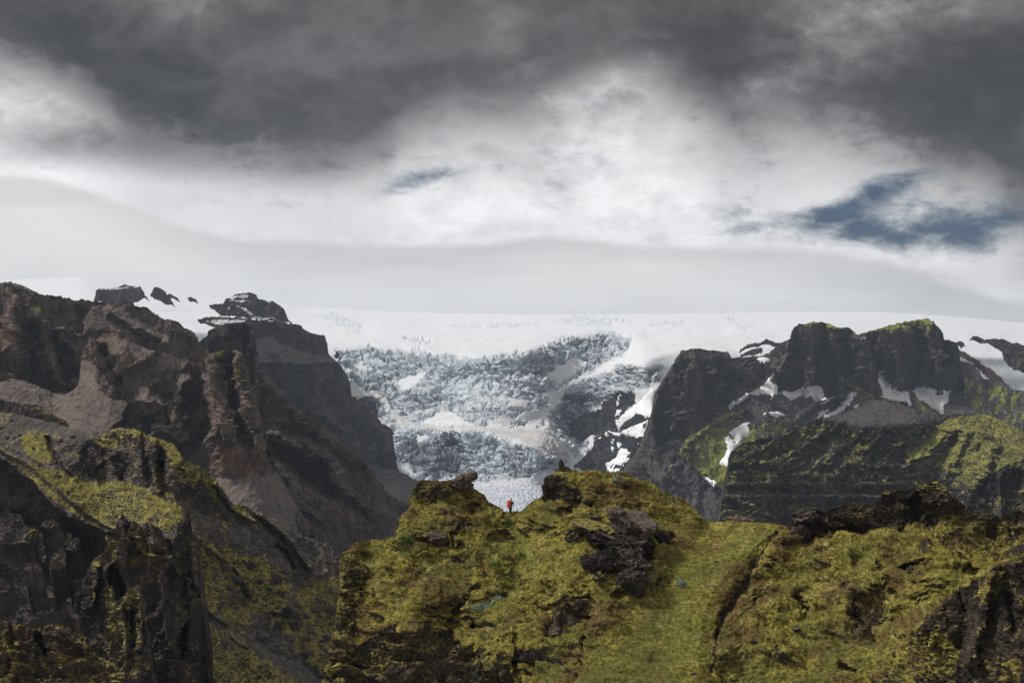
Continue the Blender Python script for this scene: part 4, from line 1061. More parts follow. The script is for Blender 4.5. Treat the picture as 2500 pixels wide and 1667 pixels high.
nunatak(Z4((1958, 322), (1990, 311), (2012, 318), (2014, 332)), Z4((1958, 338), (2014, 340)), 4600, 'small dark rock just right of the right peak', 60, 5, seed=69)
nunatak(Z4((2050, 286), (2075, 280), (2105, 290), (2125, 303)), Z4((2050, 292), (2080, 308), (2125, 314)), 4700, 'small dark rock high in the snow right of the peaks', 60, 5, seed=70)
nunatak(Z4((2125, 302), (2160, 298), (2220, 300), (2250, 305), (2300, 328), (2352, 350), (2450, 380)), Z4((2125, 306), (2160, 330), (2230, 372), (2200, 392), (2240, 430), (2290, 478), (2340, 486), (2450, 520)), 4600, 'broad dark rock island in the snow at the right edge', 52, 12, seed=71)
nunatak(Z4((2280, 322), (2310, 322), (2360, 338), (2450, 352)), Z4((2280, 328), (2360, 350), (2450, 370)), 5000, 'narrow dark rock above the broad one at the right edge', 45, 5, seed=72)
nunatak(Z4((1965, 360), (2000, 368), (2050, 395), (2095, 425), (2100, 435)), Z4((1965, 400), (2040, 420), (2100, 440)), 4300, 'dark rock strip beside the right peak bordering the snowfield', 50, 7, seed=73)
nunatak(Z4((1975, 425), (2030, 430), (2070, 460), (2092, 500), (2095, 530)), Z4((1975, 520), (2095, 540)), 4200, 'rounded dark rock below the strip, at the right peak', 55, 8, seed=74)
nunatak(Z4((2060, 440), (2110, 442), (2160, 470), (2220, 520), (2240, 548)), Z4((2060, 446), (2110, 490), (2170, 545), (2240, 560)), 4300, 'brown rock tongue running down through the right snowfield', 45, 7, red=0.8, seed=75)

def table_hill():
    L = Land('hill', [(1740, 1330), (1757, 1270), (1764, 1212), (1778, 1200), (1779, 1125), (1785, 1104), (1798, 1093), (1815, 1083), (1832, 1079), (1862, 1070), (1896, 1066), (1925, 1049), (1959, 1036), (1993, 1023), (2032, 1015), (2066, 1006), (2104, 993), (2129, 972), (2151, 970), (2181, 976), (2219, 985),
                      (2232, 998), (2240, 1003), (2308, 1013), (2351, 1010), (2393, 1008), (2414, 1010), (2436, 1023), (2470, 1040), (2500, 1053), (2850, 1180)],
             [(1740, 1900), (1830, 1900), (2100, 2080), (2300, 2100), (2500, 1900), (2850, 1800)], 1400, 47, step=2.2, crest=(3.4, 12), seed=14, back=0.14, backslope=35,
             regions=[(Z4((1200, 760), (1450, 650), (1560, 650), (1720, 700), (1900, 735), (1780, 790), (1560, 800), (1350, 790)), 15, 8), (Z4((1650, 1010), (1800, 850), (1920, 740), (2150, 730), (3200, 900), (3200, 1200), (2200, 1060), (2000, 1180), (1850, 1120)), 37, 10),
                      (Z4((500, 1120), (980, 1130), (1300, 1110), (1600, 1120), (1800, 1180), (2050, 1250), (2050, 1600), (500, 1600)), 79, 9), (Z4((560, 930), (700, 930), (700, 1120), (560, 1120)), 72, 8), (Z4((700, 1190), (940, 1180), (1000, 1240), (760, 1300)), 38, 6)], rough_slope=12, rs_scale=50)
    X, Y = L.X, L.Y
    plat = L.mask(Z4((1180, 765), (1450, 645), (1560, 650), (1720, 700), (1930, 738), (1780, 800), (1560, 815), (1350, 800)), 6, 8, 30)
    soft = np.maximum(plat, 0.9 * L.mask(Z4((1650, 1010), (1800, 850), (1920, 740), (2150, 725), (3200, 900), (3200, 1200), (2200, 1060), (2000, 1180), (1850, 1120)), 10, 12, 40))
    L.rough = 1 - 0.8 * soft
    for p, wd, a in ((Z4((1280, 790), (1100, 900), (950, 1030), (880, 1100)), 11, 15), (Z4((1420, 820), (1250, 960), (1100, 1080)), 11, 16), (Z4((1520, 860), (1420, 980), (1250, 1090)), 12, 17), (Z4((1640, 880), (1540, 1000), (1480, 1110)), 11, 14), (Z4((1050, 820), (900, 900), (760, 1000)), 10, 12),
                     (Z4((1930, 830), (1800, 950), (1680, 1010)), 14, 22), (Z4((1900, 800), (2000, 830), (2060, 900)), 14, 20), (Z4((2010, 830), (1980, 960), (1900, 1100)), 14, 22), (Z4((1950, 880), (1880, 980), (1800, 1080)), 10, -18), (Z4((2120, 760), (2200, 900), (2100, 1080)), 18, 22),
                     (Z4((1740, 840), (1650, 950), (1600, 1080)), 10, -16), (Z4((980, 1000), (990, 1200), (1000, 1400)), 8, -14), (Z4((940, 1150), (960, 1400)), 8, 14), (Z4((1340, 1010), (1400, 930), (1470, 900)), 8, 9)):
        L.push(a * 0.85, L.line(p, wd * 1.2, 10, 26))
    # rock steps that cross the face
    for yy, a in ((1015, 7), (1060, 9), (1120, 9), (1190, 9)):
        yl = 700 + yy / 2.351 + 5 * perlin(np.stack([X / 60, X * 0 + yy, X * 0], -1))
        L.push(a, sstep(Y, yl - 3, yl + 3) * (1 - sstep(Y, yl + 4, yl + 22)) * L.mask(Z4((640, 930), (1200, 940), (1700, 990), (1900, 1300), (600, 1300)), 10, 10))
    L.set(1, plat)
    mo = np.maximum.reduce([0.9 * L.mask(Z4((1640, 1005), (1720, 930), (1800, 850), (1930, 745), (2150, 722), (3200, 880), (3200, 1200), (2200, 1050), (2060, 1150), (1950, 1110), (1850, 1040), (1720, 1010)), 7, 12, 30),
                            0.9 * L.mask(Z4((1325, 1012), (1380, 930), (1470, 895), (1490, 960), (1440, 1012)), 3, 5, 12), 0.9 * L.mask(Z4((945, 1042), (1000, 998), (1028, 1042)), 3, 3, 9), 0.85 * L.mask(Z4((900, 895), (975, 840), (955, 905)), 3, 4, 9), 0.8 * L.mask(Z4((1060, 1000), (1085, 970), (1080, 1020)), 3, 3, 9),
                            0.85 * L.mask(Z4((775, 1285), (790, 1230), (930, 1185), (930, 1230), (840, 1270)), 3, 6, 12), 0.8 * L.mask(Z4((1000, 1105), (1170, 1060), (1190, 1100), (1010, 1120)), 4, 5, 12), 0.7 * L.mask(Z4((660, 1080), (900, 1060), (860, 1110), (670, 1120)), 5, 5, 14),
                            0.8 * L.mask(Z4((1080, 830), (1240, 770), (1200, 810), (1060, 880), (900, 890)), 4, 6, 12), 0.8 * L.mask(Z4((1430, 840), (1540, 790), (1500, 840)), 3, 4, 10), 0.5 * L.mask(Z4((1500, 1130), (1560, 1060), (1600, 1080)), 4, 5, 12), 0.44 * (1 - plat)])
    L.set(0, mo)  # real moss, its bright colour also standing in for sunlit patches
    L.solve()
    rock_relief(L, 60, 12, 7, 0.6, zs=1.0, k=7, horizontal=0.3, strata=5.0, slam=21)
    rock_relief(L, 16, 4, 5, 0.62, zs=1.3, k=5, seed=3)
    flutes(L, 22, 3.5, 4, 0.5)
    tag(L.build(M_table), 'dark stepped table hill with a grey gravel top and bright mossy ribs, right of centre', kind='structure')
table_hill()

def black_crags():
    L = Land('crag', Z4((1900, 1420), (1990, 1330), (2030, 1200), (2060, 1140), (2110, 1100), (2180, 1060), (2230, 1040), (2290, 1008), (2352, 990), (2500, 940), (3200, 900)), [(2300, 1050), (2500, 1050), (2850, 1000)], 1420, 66, step=2.1, crest=(5, 14), seed=15, back=0.06, backslope=50, rough_slope=14, rs_scale=30)
    L.set(0, 0.42 + 0 * L.X); L.solve()
    rock_relief(L, 28, 10, 6, 0.6, zs=0.5, k=5, horizontal=0.3)
    tag(L.build(M_table), 'jagged black crags at the right edge behind the near ridge', kind='structure')
black_crags()

# ---------------------------------------------------------------- near left: mossy hill with a hollow and lava pillars
def mossy_hill():
    lip = Z2((-400, 180), (0, 275), (100, 335), (200, 435), (300, 540), (400, 610), (500, 655), (600, 700), (690, 715), (800, 900), (800, 1800), (-400, 1800))
    knob = Z2((480, 180), (600, 160), (700, 120), (830, 130), (900, 200), (980, 290), (1050, 330), (1060, 540), (980, 480), (880, 440), (700, 380), (520, 390), (460, 290))
    L = Land('hill', Z1((-400, 930), (-100, 950), (0, 955), (80, 960), (200, 990), (330, 1020), (440, 1052), (520, 1080), (600, 1092), (650, 1108), (700, 1070), (760, 1054), (880, 1075), (930, 1110), (1000, 1120), (1100, 1160), (1155, 1210), (1160, 1250), (1230, 1290), (1260, 1280), (1310, 1330), (1360, 1370))
             + [(532, 1179), (549, 1204), (570, 1230), (600, 1234), (621, 1248), (651, 1251), (675, 1268), (698, 1285), (723, 1306), (766, 1315), (795, 1323), (817, 1340), (827, 1374), (850, 1400), (900, 1420)],
             [(-160, 620), (230, 560), (337, 490), (444, 470), (520, 490), (600, 505), (830, 530), (900, 535)], 1780, 35, step=2.0, crest=(2.0, 14), seed=21, back=0.06, backslope=40,
             regions=[(knob, 74, 5), (Z2((1050, 440), (1180, 440), (1330, 640), (1100, 570)), 72, 5), (Z2((870, 330), (990, 290), (1050, 330), (1060, 540), (980, 480)), 76, 4), (Z2((540, 470), (680, 480), (700, 590), (640, 640), (560, 600)), 64, 5), (lip, 72, 4),
                      (Z2((1420, 560), (1600, 620), (1750, 750), (1950, 960), (1750, 930), (1560, 860), (1500, 700)), 44, 8), (Z2((1150, 1040), (1300, 1080), (1440, 1020), (1420, 1100), (1250, 1180)), 55, 5), (Z2((1800, 1100), (2000, 1060), (2000, 1260), (1830, 1260)), 62, 5)], rough_slope=9, rs_scale=40)
    X, Y = L.X, L.Y
    w_ = 4 * perlin(np.stack([X / 22, Y / 22, X * 0], -1))
    dl = poly_sdf(X, Y, lip) + w_
    L.D += 52 * sstep(dl, -1, 7)
    cave = sstep(dl, -2, 4)
    for p, wd, a in ((Z2((560, 170), (600, 280), (560, 380)), 9, 7), (Z2((700, 190), (720, 330), (700, 400)), 10, -9), (Z2((880, 190), (890, 350), (900, 460)), 8, 9), (Z2((930, 300), (930, 440)), 8, -10), (Z2((1010, 330), (1030, 520)), 7, 8),
                     (Z2((800, 150), (830, 300), (830, 420)), 9, 6), (Z2((0, 230), (150, 300), (300, 430), (500, 600), (640, 680)), 9, 6), (Z2((280, 170), (320, 300), (400, 380)), 10, -6), (Z2((1500, 600), (1640, 720), (1780, 900)), 14, 9),
                     (Z2((1580, 780), (1640, 820), (1680, 900)), 9, -7), (Z2((1150, 1130), (1260, 1200), (1300, 1230)), 8, 6), (Z2((1330, 1310), (1420, 1365)), 5, 3), (Z2((1200, 780), (1400, 960), (1430, 1060)), 10, 6), (Z2((1560, 1180), (1640, 1200), (1600, 1290)), 12, -5),
                     (Z2((60, 600), (200, 700), (240, 900)), 16, 12), (Z2((350, 700), (420, 900)), 12, 9), (Z2((1240, 420), (1330, 560), (1450, 640)), 8, 7), (Z2((150, 1050), (400, 1100), (500, 1300)), 20, 10)):
        L.push(a, L.line(p, wd, 3))
    gravel = np.maximum.reduce([L.mask(Z2((-400, -60), (0, 0), (390, 80), (560, 150), (480, 200), (300, 170), (290, 320), (400, 380), (500, 395), (300, 340), (120, 250), (0, 200), (-400, 100)), 4, 7, 20), L.mask(Z2((1170, 1120), (1300, 1240), (1480, 1350), (1700, 1440), (1900, 1580), (1650, 1567), (1400, 1420), (1200, 1250)), 4, 6, 20),
                                0.8 * L.mask(Z2((1290, 640), (1450, 700), (1650, 860), (1940, 950), (1700, 940), (1500, 860), (1350, 760)), 5, 8, 20), L.mask(Z2((-400, 900), (450, 930), (800, 1200), (800, 1800), (-400, 1800)), 10, 10, 40) * .25,  # gravel kept thin in the hollow, darker colour standing in for shade
                                0.6 * L.mask(Z2((1430, 560), (1600, 620), (1750, 750), (1950, 960), (1750, 930), (1560, 860), (1500, 700)), 8, 8), 0.35 * (1 - cave)])
    L.rough = np.clip(0.45 - 0.3 * gravel + 0.75 * np.maximum.reduce([L.mask(knob, 5, 5), cave * 0.9, L.mask(Z2((1050, 440), (1180, 440), (1330, 640), (1100, 570)), 5)]), 0.1, 1.1).astype(np.float32)
    L.set(1, gravel)
    streak = fbm(np.stack([(X * 0.6 - Y) / 9, (X + Y * .6) / 60, X * 0], -1), 4, .6)
    mo = np.maximum.reduce([L.mask(Z2((118, 150), (280, 135), (290, 230), (315, 300), (240, 315), (140, 245)), 3, 5, 12), 0.95 * L.mask(Z2((560, 160), (680, 95), (820, 120), (870, 165), (720, 175), (600, 235)), 3, 5, 12),
                            1.0 * L.mask(Z2((845, 145), (960, 155), (1045, 235), (1045, 290), (1130, 320), (1170, 345), (1110, 440), (1045, 430), (990, 300), (900, 230)), 4, 5, 12), 0.9 * L.mask(Z2((885, 340), (975, 380), (1010, 520), (900, 470)), 4, 4, 12),
                            0.72 * L.mask(Z2((120, 290), (350, 350), (520, 400), (700, 400), (900, 480), (1070, 570), (1060, 730), (900, 690), (700, 610), (680, 700), (500, 620), (300, 470)), 8, 10, 20), 0.62 * L.mask(Z2((0, 220), (200, 330), (650, 690), (550, 690), (200, 440)), 6, 6),
                            0.82 * L.mask(Z2((1130, 740), (1300, 780), (1560, 880), (1660, 1000), (1640, 1200), (1560, 1250), (1450, 1180), (1400, 1300), (1160, 1100)), 8, 12, 24), 0.95 * L.mask(Z2((1740, 970), (1960, 965), (1960, 1130), (1760, 1180), (1700, 1060)), 6, 8, 20),
                            0.75 * L.mask(Z2((1600, 1180), (1950, 1080), (2000, 1560), (1850, 1500), (1650, 1350)), 8, 14, 24), 0.62 * L.mask(Z2((1130, 1170), (1400, 1350), (1750, 1567), (1800, 1800), (1130, 1800)), 8, 10, 30) + 0.2 * streak * L.mask(Z2((1130, 1170), (1400, 1350), (1750, 1567), (1800, 1800), (1130, 1800)), 8),
                            0.9 * L.mask(Z2((1320, 520), (1420, 545), (1400, 620), (1340, 590)), 3, 4, 9), 0.9 * L.mask(Z2((1430, 620), (1470, 630), (1450, 665)), 3, 3), 0.7 * L.mask(Z2((1170, 300), (1240, 390), (1320, 540), (1250, 560), (1150, 420)), 5, 6, 12),
                            0.6 * L.mask(Z2((230, 1100), (290, 1110), (280, 1150), (220, 1140)), 4, 4), 0.24 * (1 - cave)])
    L.set(0, np.clip(mo * 0.93, 0, 1.2))
    L.solve()
    rock_relief(L, 22, 6.0, 8, 0.57, zs=0.7, k=6, horizontal=0.2, warp=0.4)
    q = L.P / 2.6
    lump = np.maximum(0, fbm(q, 3, 0.55)) * 1.5 * (1 - 0.6 * gravel) * (1 - cave)
    L.disp(lump.astype(np.float32), 4)
    tag(L.build(M_near), 'near hill on the left with yellow moss on black gravel and a dark hollow below its lip', kind='structure')
    return L
E = mossy_hill()

def crag(name, top, bottom, dist, slope, lab, seed, lam=9, amp=2.6, moss=0.35, mossp=(), talus=0.0, strokes=(), zs=0.7, step=2.0, crest=(2.5, 9), regions=(), lichen=(), mat=None, back=0.05, thing='rock outcrop', strata=0, slam=3, group=None, kind=None, gain=.6, red=0.0, backslope=60):
    L = Land(name, top, dist, bottom, slope, step=step, crest=crest, seed=seed, back=back, backslope=backslope, rough_slope=10, rs_scale=24, regions=regions)
    L.set(0, moss + 0 * L.X)
    for p, v in mossp: L.set(0, L.mask(p, 4, 5, 10, seed), v)
    L.set(1, talus + 0 * L.X); L.set(2, red + 0 * L.X)
    for p, wd, a in strokes: L.push(a, L.line(p, wd, 3))
    L.solve()
    rock_relief(L, lam, amp, 7, gain, zs=zs, k=5, horizontal=0.3, warp=0.45, strata=strata, slam=slam, seed=seed)
    o = L.build(mat or M_near, skirt=0 if (isinstance(bottom, list) and dist[0][1] > 500) or name == 'rock' or step < 2 or top[0][0] > 455 else 70)
    tag(o, lab, thing, group=group, kind=kind)
    return L

P1 = crag('rock_pillar', Z8((770, 1000), (785, 850), (860, 690), (900, 640), (1000, 565), (980, 475), (1010, 420), (1095, 430), (1105, 295), (1160, 205), (1200, 270), (1300, 290), (1350, 330), (1450, 302), (1510, 340), (1580, 440), (1690, 445), (1705, 310), (1760, 212), (1800, 190), (1830, 240),
               (1840, 400), (1890, 470), (1900, 700), (1910, 960), (1925, 1100), (1925, 1300), (1960, 1700)), Z8((700, 2200), (2000, 2200)), [(196, 335), (300, 325), (400, 318), (490, 330)], 74,
          'tall dark lava pillar with a crumbling mossy crest, left of centre', 31, lam=9, amp=3.0, moss=0.30, zs=0.45,
          mossp=[(Z8((980, 470), (1130, 430), (1120, 520), (1000, 570)), 0.95), (Z8((1200, 700), (1250, 610), (1450, 600), (1380, 700)), 0.6), (Z8((860, 700), (900, 640), (900, 680)), 0.9), (Z8((1690, 700), (1760, 730), (1780, 800), (1700, 740)), 0.7), (Z8((1280, 480), (1600, 560), (1500, 620), (1300, 620)), 0.55)],
          strokes=[(Z8((1150, 300), (1200, 480), (1200, 640)), 9, 7), (Z8((1300, 440), (1400, 600), (1560, 640), (1700, 720), (1790, 820), (1810, 1000)), 6, 6), (Z8((1450, 320), (1480, 480)), 8, 4), (Z8((1770, 230), (1740, 420)), 8, 3),
                   (Z8((1120, 780), (1160, 900), (1180, 960)), 26, -14), (Z8((1620, 460), (1660, 700)), 8, -5), (Z8((1850, 500), (1860, 900)), 10, 4), (Z8((1560, 700), (1560, 1000), (1600, 1500)), 16, 4), (Z8((1720, 900), (1760, 1200), (1760, 1600)), 8, -4), (Z8((900, 700), (870, 900), (840, 1100)), 8, 5)])
P2 = crag('rock_tower', Z8((1000, 1500), (1015, 1260), (1040, 1130), (1100, 1060), (1180, 990), (1270, 912), (1335, 880), (1352, 1000), (1392, 1150), (1412, 1300), (1440, 1400), (1450, 1700)), Z8((900, 2200), (1600, 2200)), [(255, 306), (370, 302)], 70,
          'rounded lava tower with moss streaks standing in front of the tall pillar', 33, lam=6, amp=2.0, moss=0.42, zs=0.5, mossp=[(Z8((1180, 990), (1270, 920), (1280, 960), (1260, 1140), (1140, 1120)), 0.95), (Z8((1030, 1250), (1100, 1180), (1120, 1400), (1080, 1440)), 0.6)],
          strokes=[(Z8((1320, 900), (1340, 1100), (1330, 1500)), 8, 4), (Z8((1150, 1100), (1190, 1300), (1200, 1560)), 8, 4), (Z8((1260, 1150), (1270, 1560)), 6, -4)])
crag('rock_pillar', Z8((1810, 1180), (1828, 1020), (1860, 1005), (1930, 1030), (1955, 1080), (1940, 1200), (1930, 1400)), Z8((1750, 1560), (2000, 1560)), [(461, 318), (500, 318)], 78, 'short flat-topped lava pillar leaning on the right side of the tall one', 35, lam=4, amp=0.9, moss=0.2, mossp=[(Z8((1820, 1000), (1950, 1000), (1950, 1080), (1830, 1080)), 0.8)], zs=0.4)
for top, bot, D, lab, sd in ((Z8((-300, 240), (0, 255), (55, 225), (110, 208), (190, 215), (240, 300), (300, 350), (350, 362), (430, 385), (468, 450), (478, 520), (482, 640)), Z8((-300, 500), (0, 495), (80, 485), (220, 482), (340, 490), (370, 560), (420, 690), (482, 700)), 545, 'large pale rock hanging in the hollow, mossy on its right shoulder', 41),
                             (Z8((388, 330), (400, 290), (450, 265), (500, 262), (540, 290), (575, 312)), Z8((388, 338), (470, 348), (575, 322)), 530, 'small pale wedge of rock high in the hollow', 42),
                             (Z8((470, 720), (490, 640), (520, 590), (580, 540), (605, 530), (625, 600), (632, 700)), Z8((470, 738), (560, 745), (632, 712)), 530, 'upright pale rock in the middle of the hollow', 43),
                             (Z8((225, 740), (260, 690), (330, 678), (390, 700), (412, 735)), Z8((225, 752), (412, 756)), 528, 'low rounded pale rock lying below the large hanging one', 44),
                             (Z8((480, 470), (560, 400), (660, 380), (720, 430), (800, 445), (830, 480), (800, 560), (760, 590)), Z8((480, 560), (600, 545), (700, 560), (760, 600)), 545, 'dark slanting rock on the right side of the hollow', 45)):
    crag('rock', top, bot, [(top[0][0], D), (top[-1][0], D)], 62, lab, sd, lam=9, amp=2.2, moss=0.25, talus=0.75, step=1.8, crest=(1.2, 8), back=0.02, thing='rock', group='rocks in the hollow', mossp=[(Z8((290, 350), (430, 380), (440, 440), (300, 430)), 0.8)])

def front_rocks():
    L = crag('rock_outcrop', Z8((-400, 1180), (-100, 1200), (0, 1222), (90, 1240), (140, 1270), (190, 1250), (240, 1262), (330, 1300), (400, 1290), (480, 1265), (600, 1275), (700, 1310), (780, 1350), (835, 1385), (838, 1440), (850, 1500), (900, 1560), (1000, 1600), (1080, 1640), (1200, 1760)),
             1790, [(-120, 236), (200, 226), (310, 220)], 52, 'craggy brown lava rocks with moss in the bottom left corner', 37, lam=7, amp=2.4, moss=0.55, strata=0.5, slam=1.6, back=0.1,
             mossp=[(Z8((350, 1300), (600, 1280), (780, 1400), (830, 1560), (500, 1540), (360, 1450)), 0.32), (Z8((-100, 1330), (100, 1340), (130, 1480), (-100, 1460)), 0.95), (Z8((100, 1290), (350, 1320), (350, 1480), (140, 1500)), 0.15)],
             strokes=[(Z8((350, 1300), (360, 1440), (460, 1560)), 9, -5), (Z8((560, 1330), (700, 1420), (830, 1500)), 12, 4), (Z8((100, 1250), (110, 1500)), 7, -3)], red=0.4)
front_rocks()

# ---------------------------------------------------------------- foreground knoll
VEG = dict(moss=((0.105, 0.086, 0.024), (0.285, 0.240, 0.060)), grass=((0.145, 0.102, 0.040), (0.125, 0.130, 0.038), (0.32, 0.27, 0.095), (0.150, 0.168, 0.044)))
M_knoll = terrain_mat('knoll_turf', 0.11, rock=((0.026, 0.022, 0.019), (0.075, 0.060, 0.050)), talus=((0.040, 0.030, 0.022), (0.070, 0.052, 0.038)), patch=0.75, nz=(-0.35, 0.15), lichen=0.5, bump=0.9, soft_moss=0.16, **VEG)

def knoll():
    top = (Z5((20, 1620), (40, 1534), (70, 1350), (95, 1200), (112, 1120), (120, 1050), (128, 940), (130, 870), (133, 745), (150, 715), (180, 680), (205, 655), (240, 640), (310, 634), (380, 630), (440, 612), (480, 600), (500, 565), (512, 530), (528, 485), (545, 450), (565, 425), (580, 400), (584, 360), (590, 320), (604, 280), (625, 250), (650, 240), (690, 238),
                (760, 245), (850, 240), (870, 235), (960, 240), (985, 285), (1030, 320), (1048, 345), (1056, 382), (1110, 395), (1145, 415), (1162, 424), (1170, 440), (1205, 452), (1235, 456), (1270, 445), (1310, 420), (1330, 400), (1370, 368), (1400, 355), (1426, 350), (1430, 300), (1438, 240), (1455, 226), (1480, 220), (1500, 200), (1515, 170), (1560, 160), (1605, 165), (1700, 180), (1800, 190),
                (1900, 200), (2000, 215), (2100, 255), (2170, 300), (2250, 340)) + [(1669, 1222), (1696, 1245), (1715, 1269), (1753, 1273), (1772, 1271), (1833, 1273), (1883, 1275), (1918, 1283), (1930, 1290)] +
           Z6((868, 545), (874, 500), (880, 440), (920, 430), (985, 415), (1040, 430), (1060, 455), (1110, 430), (1180, 410), (1240, 390), (1300, 405), (1380, 400), (1440, 370), (1455, 330), (1470, 312), (1520, 305), (1600, 310), (1670, 290), (1690, 268), (1760, 260), (1810, 255), (1850, 290), (1920, 350), (1960, 395), (2060, 430), (2120, 455), (2200, 475), (2280, 445), (2330, 438),
              (2352, 450), (2500, 430), (2700, 470), (3200, 500), (3700, 540), (4050, 600)))
    pil = Z5((580, 400), (590, 320), (625, 240), (860, 230), (990, 230), (1060, 385), (980, 420), (900, 340), (700, 420))
    mound = Z5((1420, 356), (1430, 240), (1490, 215), (1540, 235), (1620, 300), (1720, 360), (1690, 400), (1560, 385), (1500, 370))
    rim = Z6((860, 560), (870, 420), (1060, 400), (1440, 340), (1700, 240), (1830, 240), (1980, 380), (2352, 420), (3300, 400), (3300, 640), (2352, 590), (2150, 560), (2000, 520), (1850, 480), (1700, 520), (1480, 540), (1300, 600), (1100, 570), (1000, 640), (930, 675))
    dark = Z5((330, 1180), (450, 1170), (600, 1200), (700, 1160), (800, 1200), (900, 1290), (1050, 1330), (1200, 1400), (1250, 1420), (1250, 1800), (60, 1800), (100, 1500), (250, 1300))
    lft = Z5((-50, 1534), (95, 1200), (125, 870), (160, 820), (280, 850), (340, 880), (300, 1000), (260, 1150), (260, 1534))
    hol = Z5((1230, 1330), (1440, 1330), (1480, 1400), (1330, 1440), (1250, 1420))
    L = Land('knoll', top, [(780, 143), (830, 143), (925, 150), (1002, 153), (1150, 154), (1245, 152), (1330, 150.5), (1400, 151), (1560, 152), (1715, 151), (1925, 146), (2100, 142), (2300, 140), (2500, 136), (2850, 130)], 1760, 27, step=1.75, crest=(1.6, 7), seed=51, back=0.05, backslope=58,
             regions=[(pil, 62, 5), (mound, 76, 4), (rim, 66, 6), (lft, 68, 8), (dark, 74, 10), (hol, 74, 4), (Z5((770, 860), (960, 900), (1000, 960), (880, 1060), (760, 1000)), 56, 7), (Z5((600, 1030), (900, 1000), (1000, 930), (940, 1100), (850, 1180), (700, 1100)), 60, 7),
                      (Z5((600, 560), (820, 580), (820, 660), (700, 640)), 60, 4), (Z5((1300, 540), (1500, 500), (1620, 520), (1580, 560), (1400, 590)), 60, 4), (Z5((130, 740), (200, 700), (300, 800), (340, 870), (250, 850), (130, 860)), 62, 5)], rough_slope=7, rs_scale=60)
    X, Y = L.X, L.Y
    for p, wd, a in ((Z6((770, 590), (720, 660), (690, 700), (640, 780), (590, 870), (520, 970), (455, 1070), (400, 1170), (385, 1260)), [8, 22, 24, 26, 24, 20, 15, 12, 8], -1.1), (Z6((650, 560), (560, 700), (400, 900), (300, 1100), (260, 1500)), 105, 2.2),
                     (Z5((1530, 430), (1600, 440)), 10, -1.6), (Z5((1690, 1270), (1660, 1380), (1680, 1420)), 10, -1.2), (Z5((1990, 960), (2060, 980)), 8, -1.0), (Z5((1600, 1130), (1740, 1140)), 11, -1.6), (Z5((980, 1180), (1100, 1190)), 9, -1.2),
                     (Z5((850, 590), (870, 680), (900, 660)), 9, -0.8), (Z5((1180, 620), (1300, 700), (1230, 850), (1250, 980), (1000, 1150)), 46, -1.8), (Z5((1000, 930), (930, 1010), (850, 1150), (800, 1250)), 12, -1.6), (Z5((1240, 1240), (1250, 1400), (1280, 1534)), 9, -1.6),
                     (Z5((1640, 360), (1700, 400), (1740, 420)), 9, -1.0), (Z6((900, 980), (950, 1060), (960, 1110)), 15, -0.9), (Z6((1240, 1140), (1300, 1020), (1400, 960), (1500, 900)), 22, -1.0), (Z6((1560, 800), (1700, 760)), 12, -1.1), (Z6((1990, 790), (2080, 770)), 9, -0.9),
                     (Z6((650, 1000), (690, 1010)), 8, -0.7), (Z6((2130, 820), (1850, 990), (1700, 1180), (1560, 1380), (1420, 1534)), 26, 1.2), (Z6((1180, 1420), (1260, 1450)), 10, -0.8), (Z6((2000, 930), (1700, 1000), (1400, 1200)), 30, -0.8),
                     (Z5((2080, 560), (2240, 600), (2100, 700), (2080, 900), (1900, 980)), 16, -1.4), (Z5((1400, 1060), (1560, 1000), (1700, 960)), 12, 0.8), (Z5((1100, 1080), (1220, 1000), (1320, 1010)), 14, 0.7)):
        L.push(a, L.line(p, wd, 5, 25))
    smooth = np.maximum.reduce([L.mask([(1560, 1262), (1700, 1262), (1900, 1275), (1880, 1330), (1835, 1400), (1790, 1480), (1755, 1560), (1740, 1667), (1730, 1800), (1230, 1800), (1380, 1667), (1470, 1590), (1550, 1510), (1610, 1440), (1650, 1390), (1650, 1330)], 26, 16, 60),
                                0.6 * L.mask(Z5((1250, 560), (1700, 620), (1700, 860), (1500, 900), (1250, 850)), 16, 12)])
    rockm = np.maximum.reduce([0.5 * L.mask(pil, 6, 8), 0.9 * L.mask(mound, 5, 5), 0.92 * L.mask(rim, 8, 16, 30), 0.62 * L.mask(lft, 10, 12), 0.76 * L.mask(dark, 10, 24, 40), L.mask(hol, 5, 5),
                               0.75 * L.mask(Z6((1240, 1020), (1400, 930), (1480, 900), (1440, 1040), (1350, 1200), (1240, 1230)), 8, 14, 20), 0.75 * L.mask(Z6((890, 980), (960, 990), (1000, 1080), (930, 1120)), 6, 8, 12), 0.8 * L.mask(Z6((1540, 780), (1700, 740), (1800, 760), (1600, 830)), 6, 9, 14),
                               0.75 * L.mask(Z6((1680, 640), (1760, 620), (1820, 700), (1720, 740)), 6, 9, 14), 0.5 * L.mask(Z6((1700, 520), (2352, 560), (3200, 620), (3200, 760), (2200, 700), (1900, 760)), 12, 20, 20),
                               0.8 * L.mask(Z5((1570, 1060), (1700, 1020), (1720, 1150), (1600, 1200), (1430, 1250), (1450, 1180)), 8, 12, 16), 0.6 * L.mask(Z5((1420, 900), (1850, 910), (1850, 960), (1500, 980)), 8, 10, 16), 0.6 * L.mask(Z5((130, 750), (330, 860), (250, 900), (130, 880)), 6, 10, 14)])
    soil = sstep(fbm(np.stack([X / 70 + .4 * Y / 70, Y / 34, X * 0 + 5], -1), 5, 0.6), 0.12, 0.34) * (1 - smooth)
    rockm = np.maximum(rockm, 0.55 * soil)
    trench = L.line(Z6((770, 600), (690, 700), (640, 780), (590, 870), (520, 970), (455, 1070), (400, 1170), (380, 1300), (350, 1500)), [8, 12, 13, 13, 12, 10, 8, 6, 4], 5, 22)
    L.set(0, 1 - 0.78 * rockm)
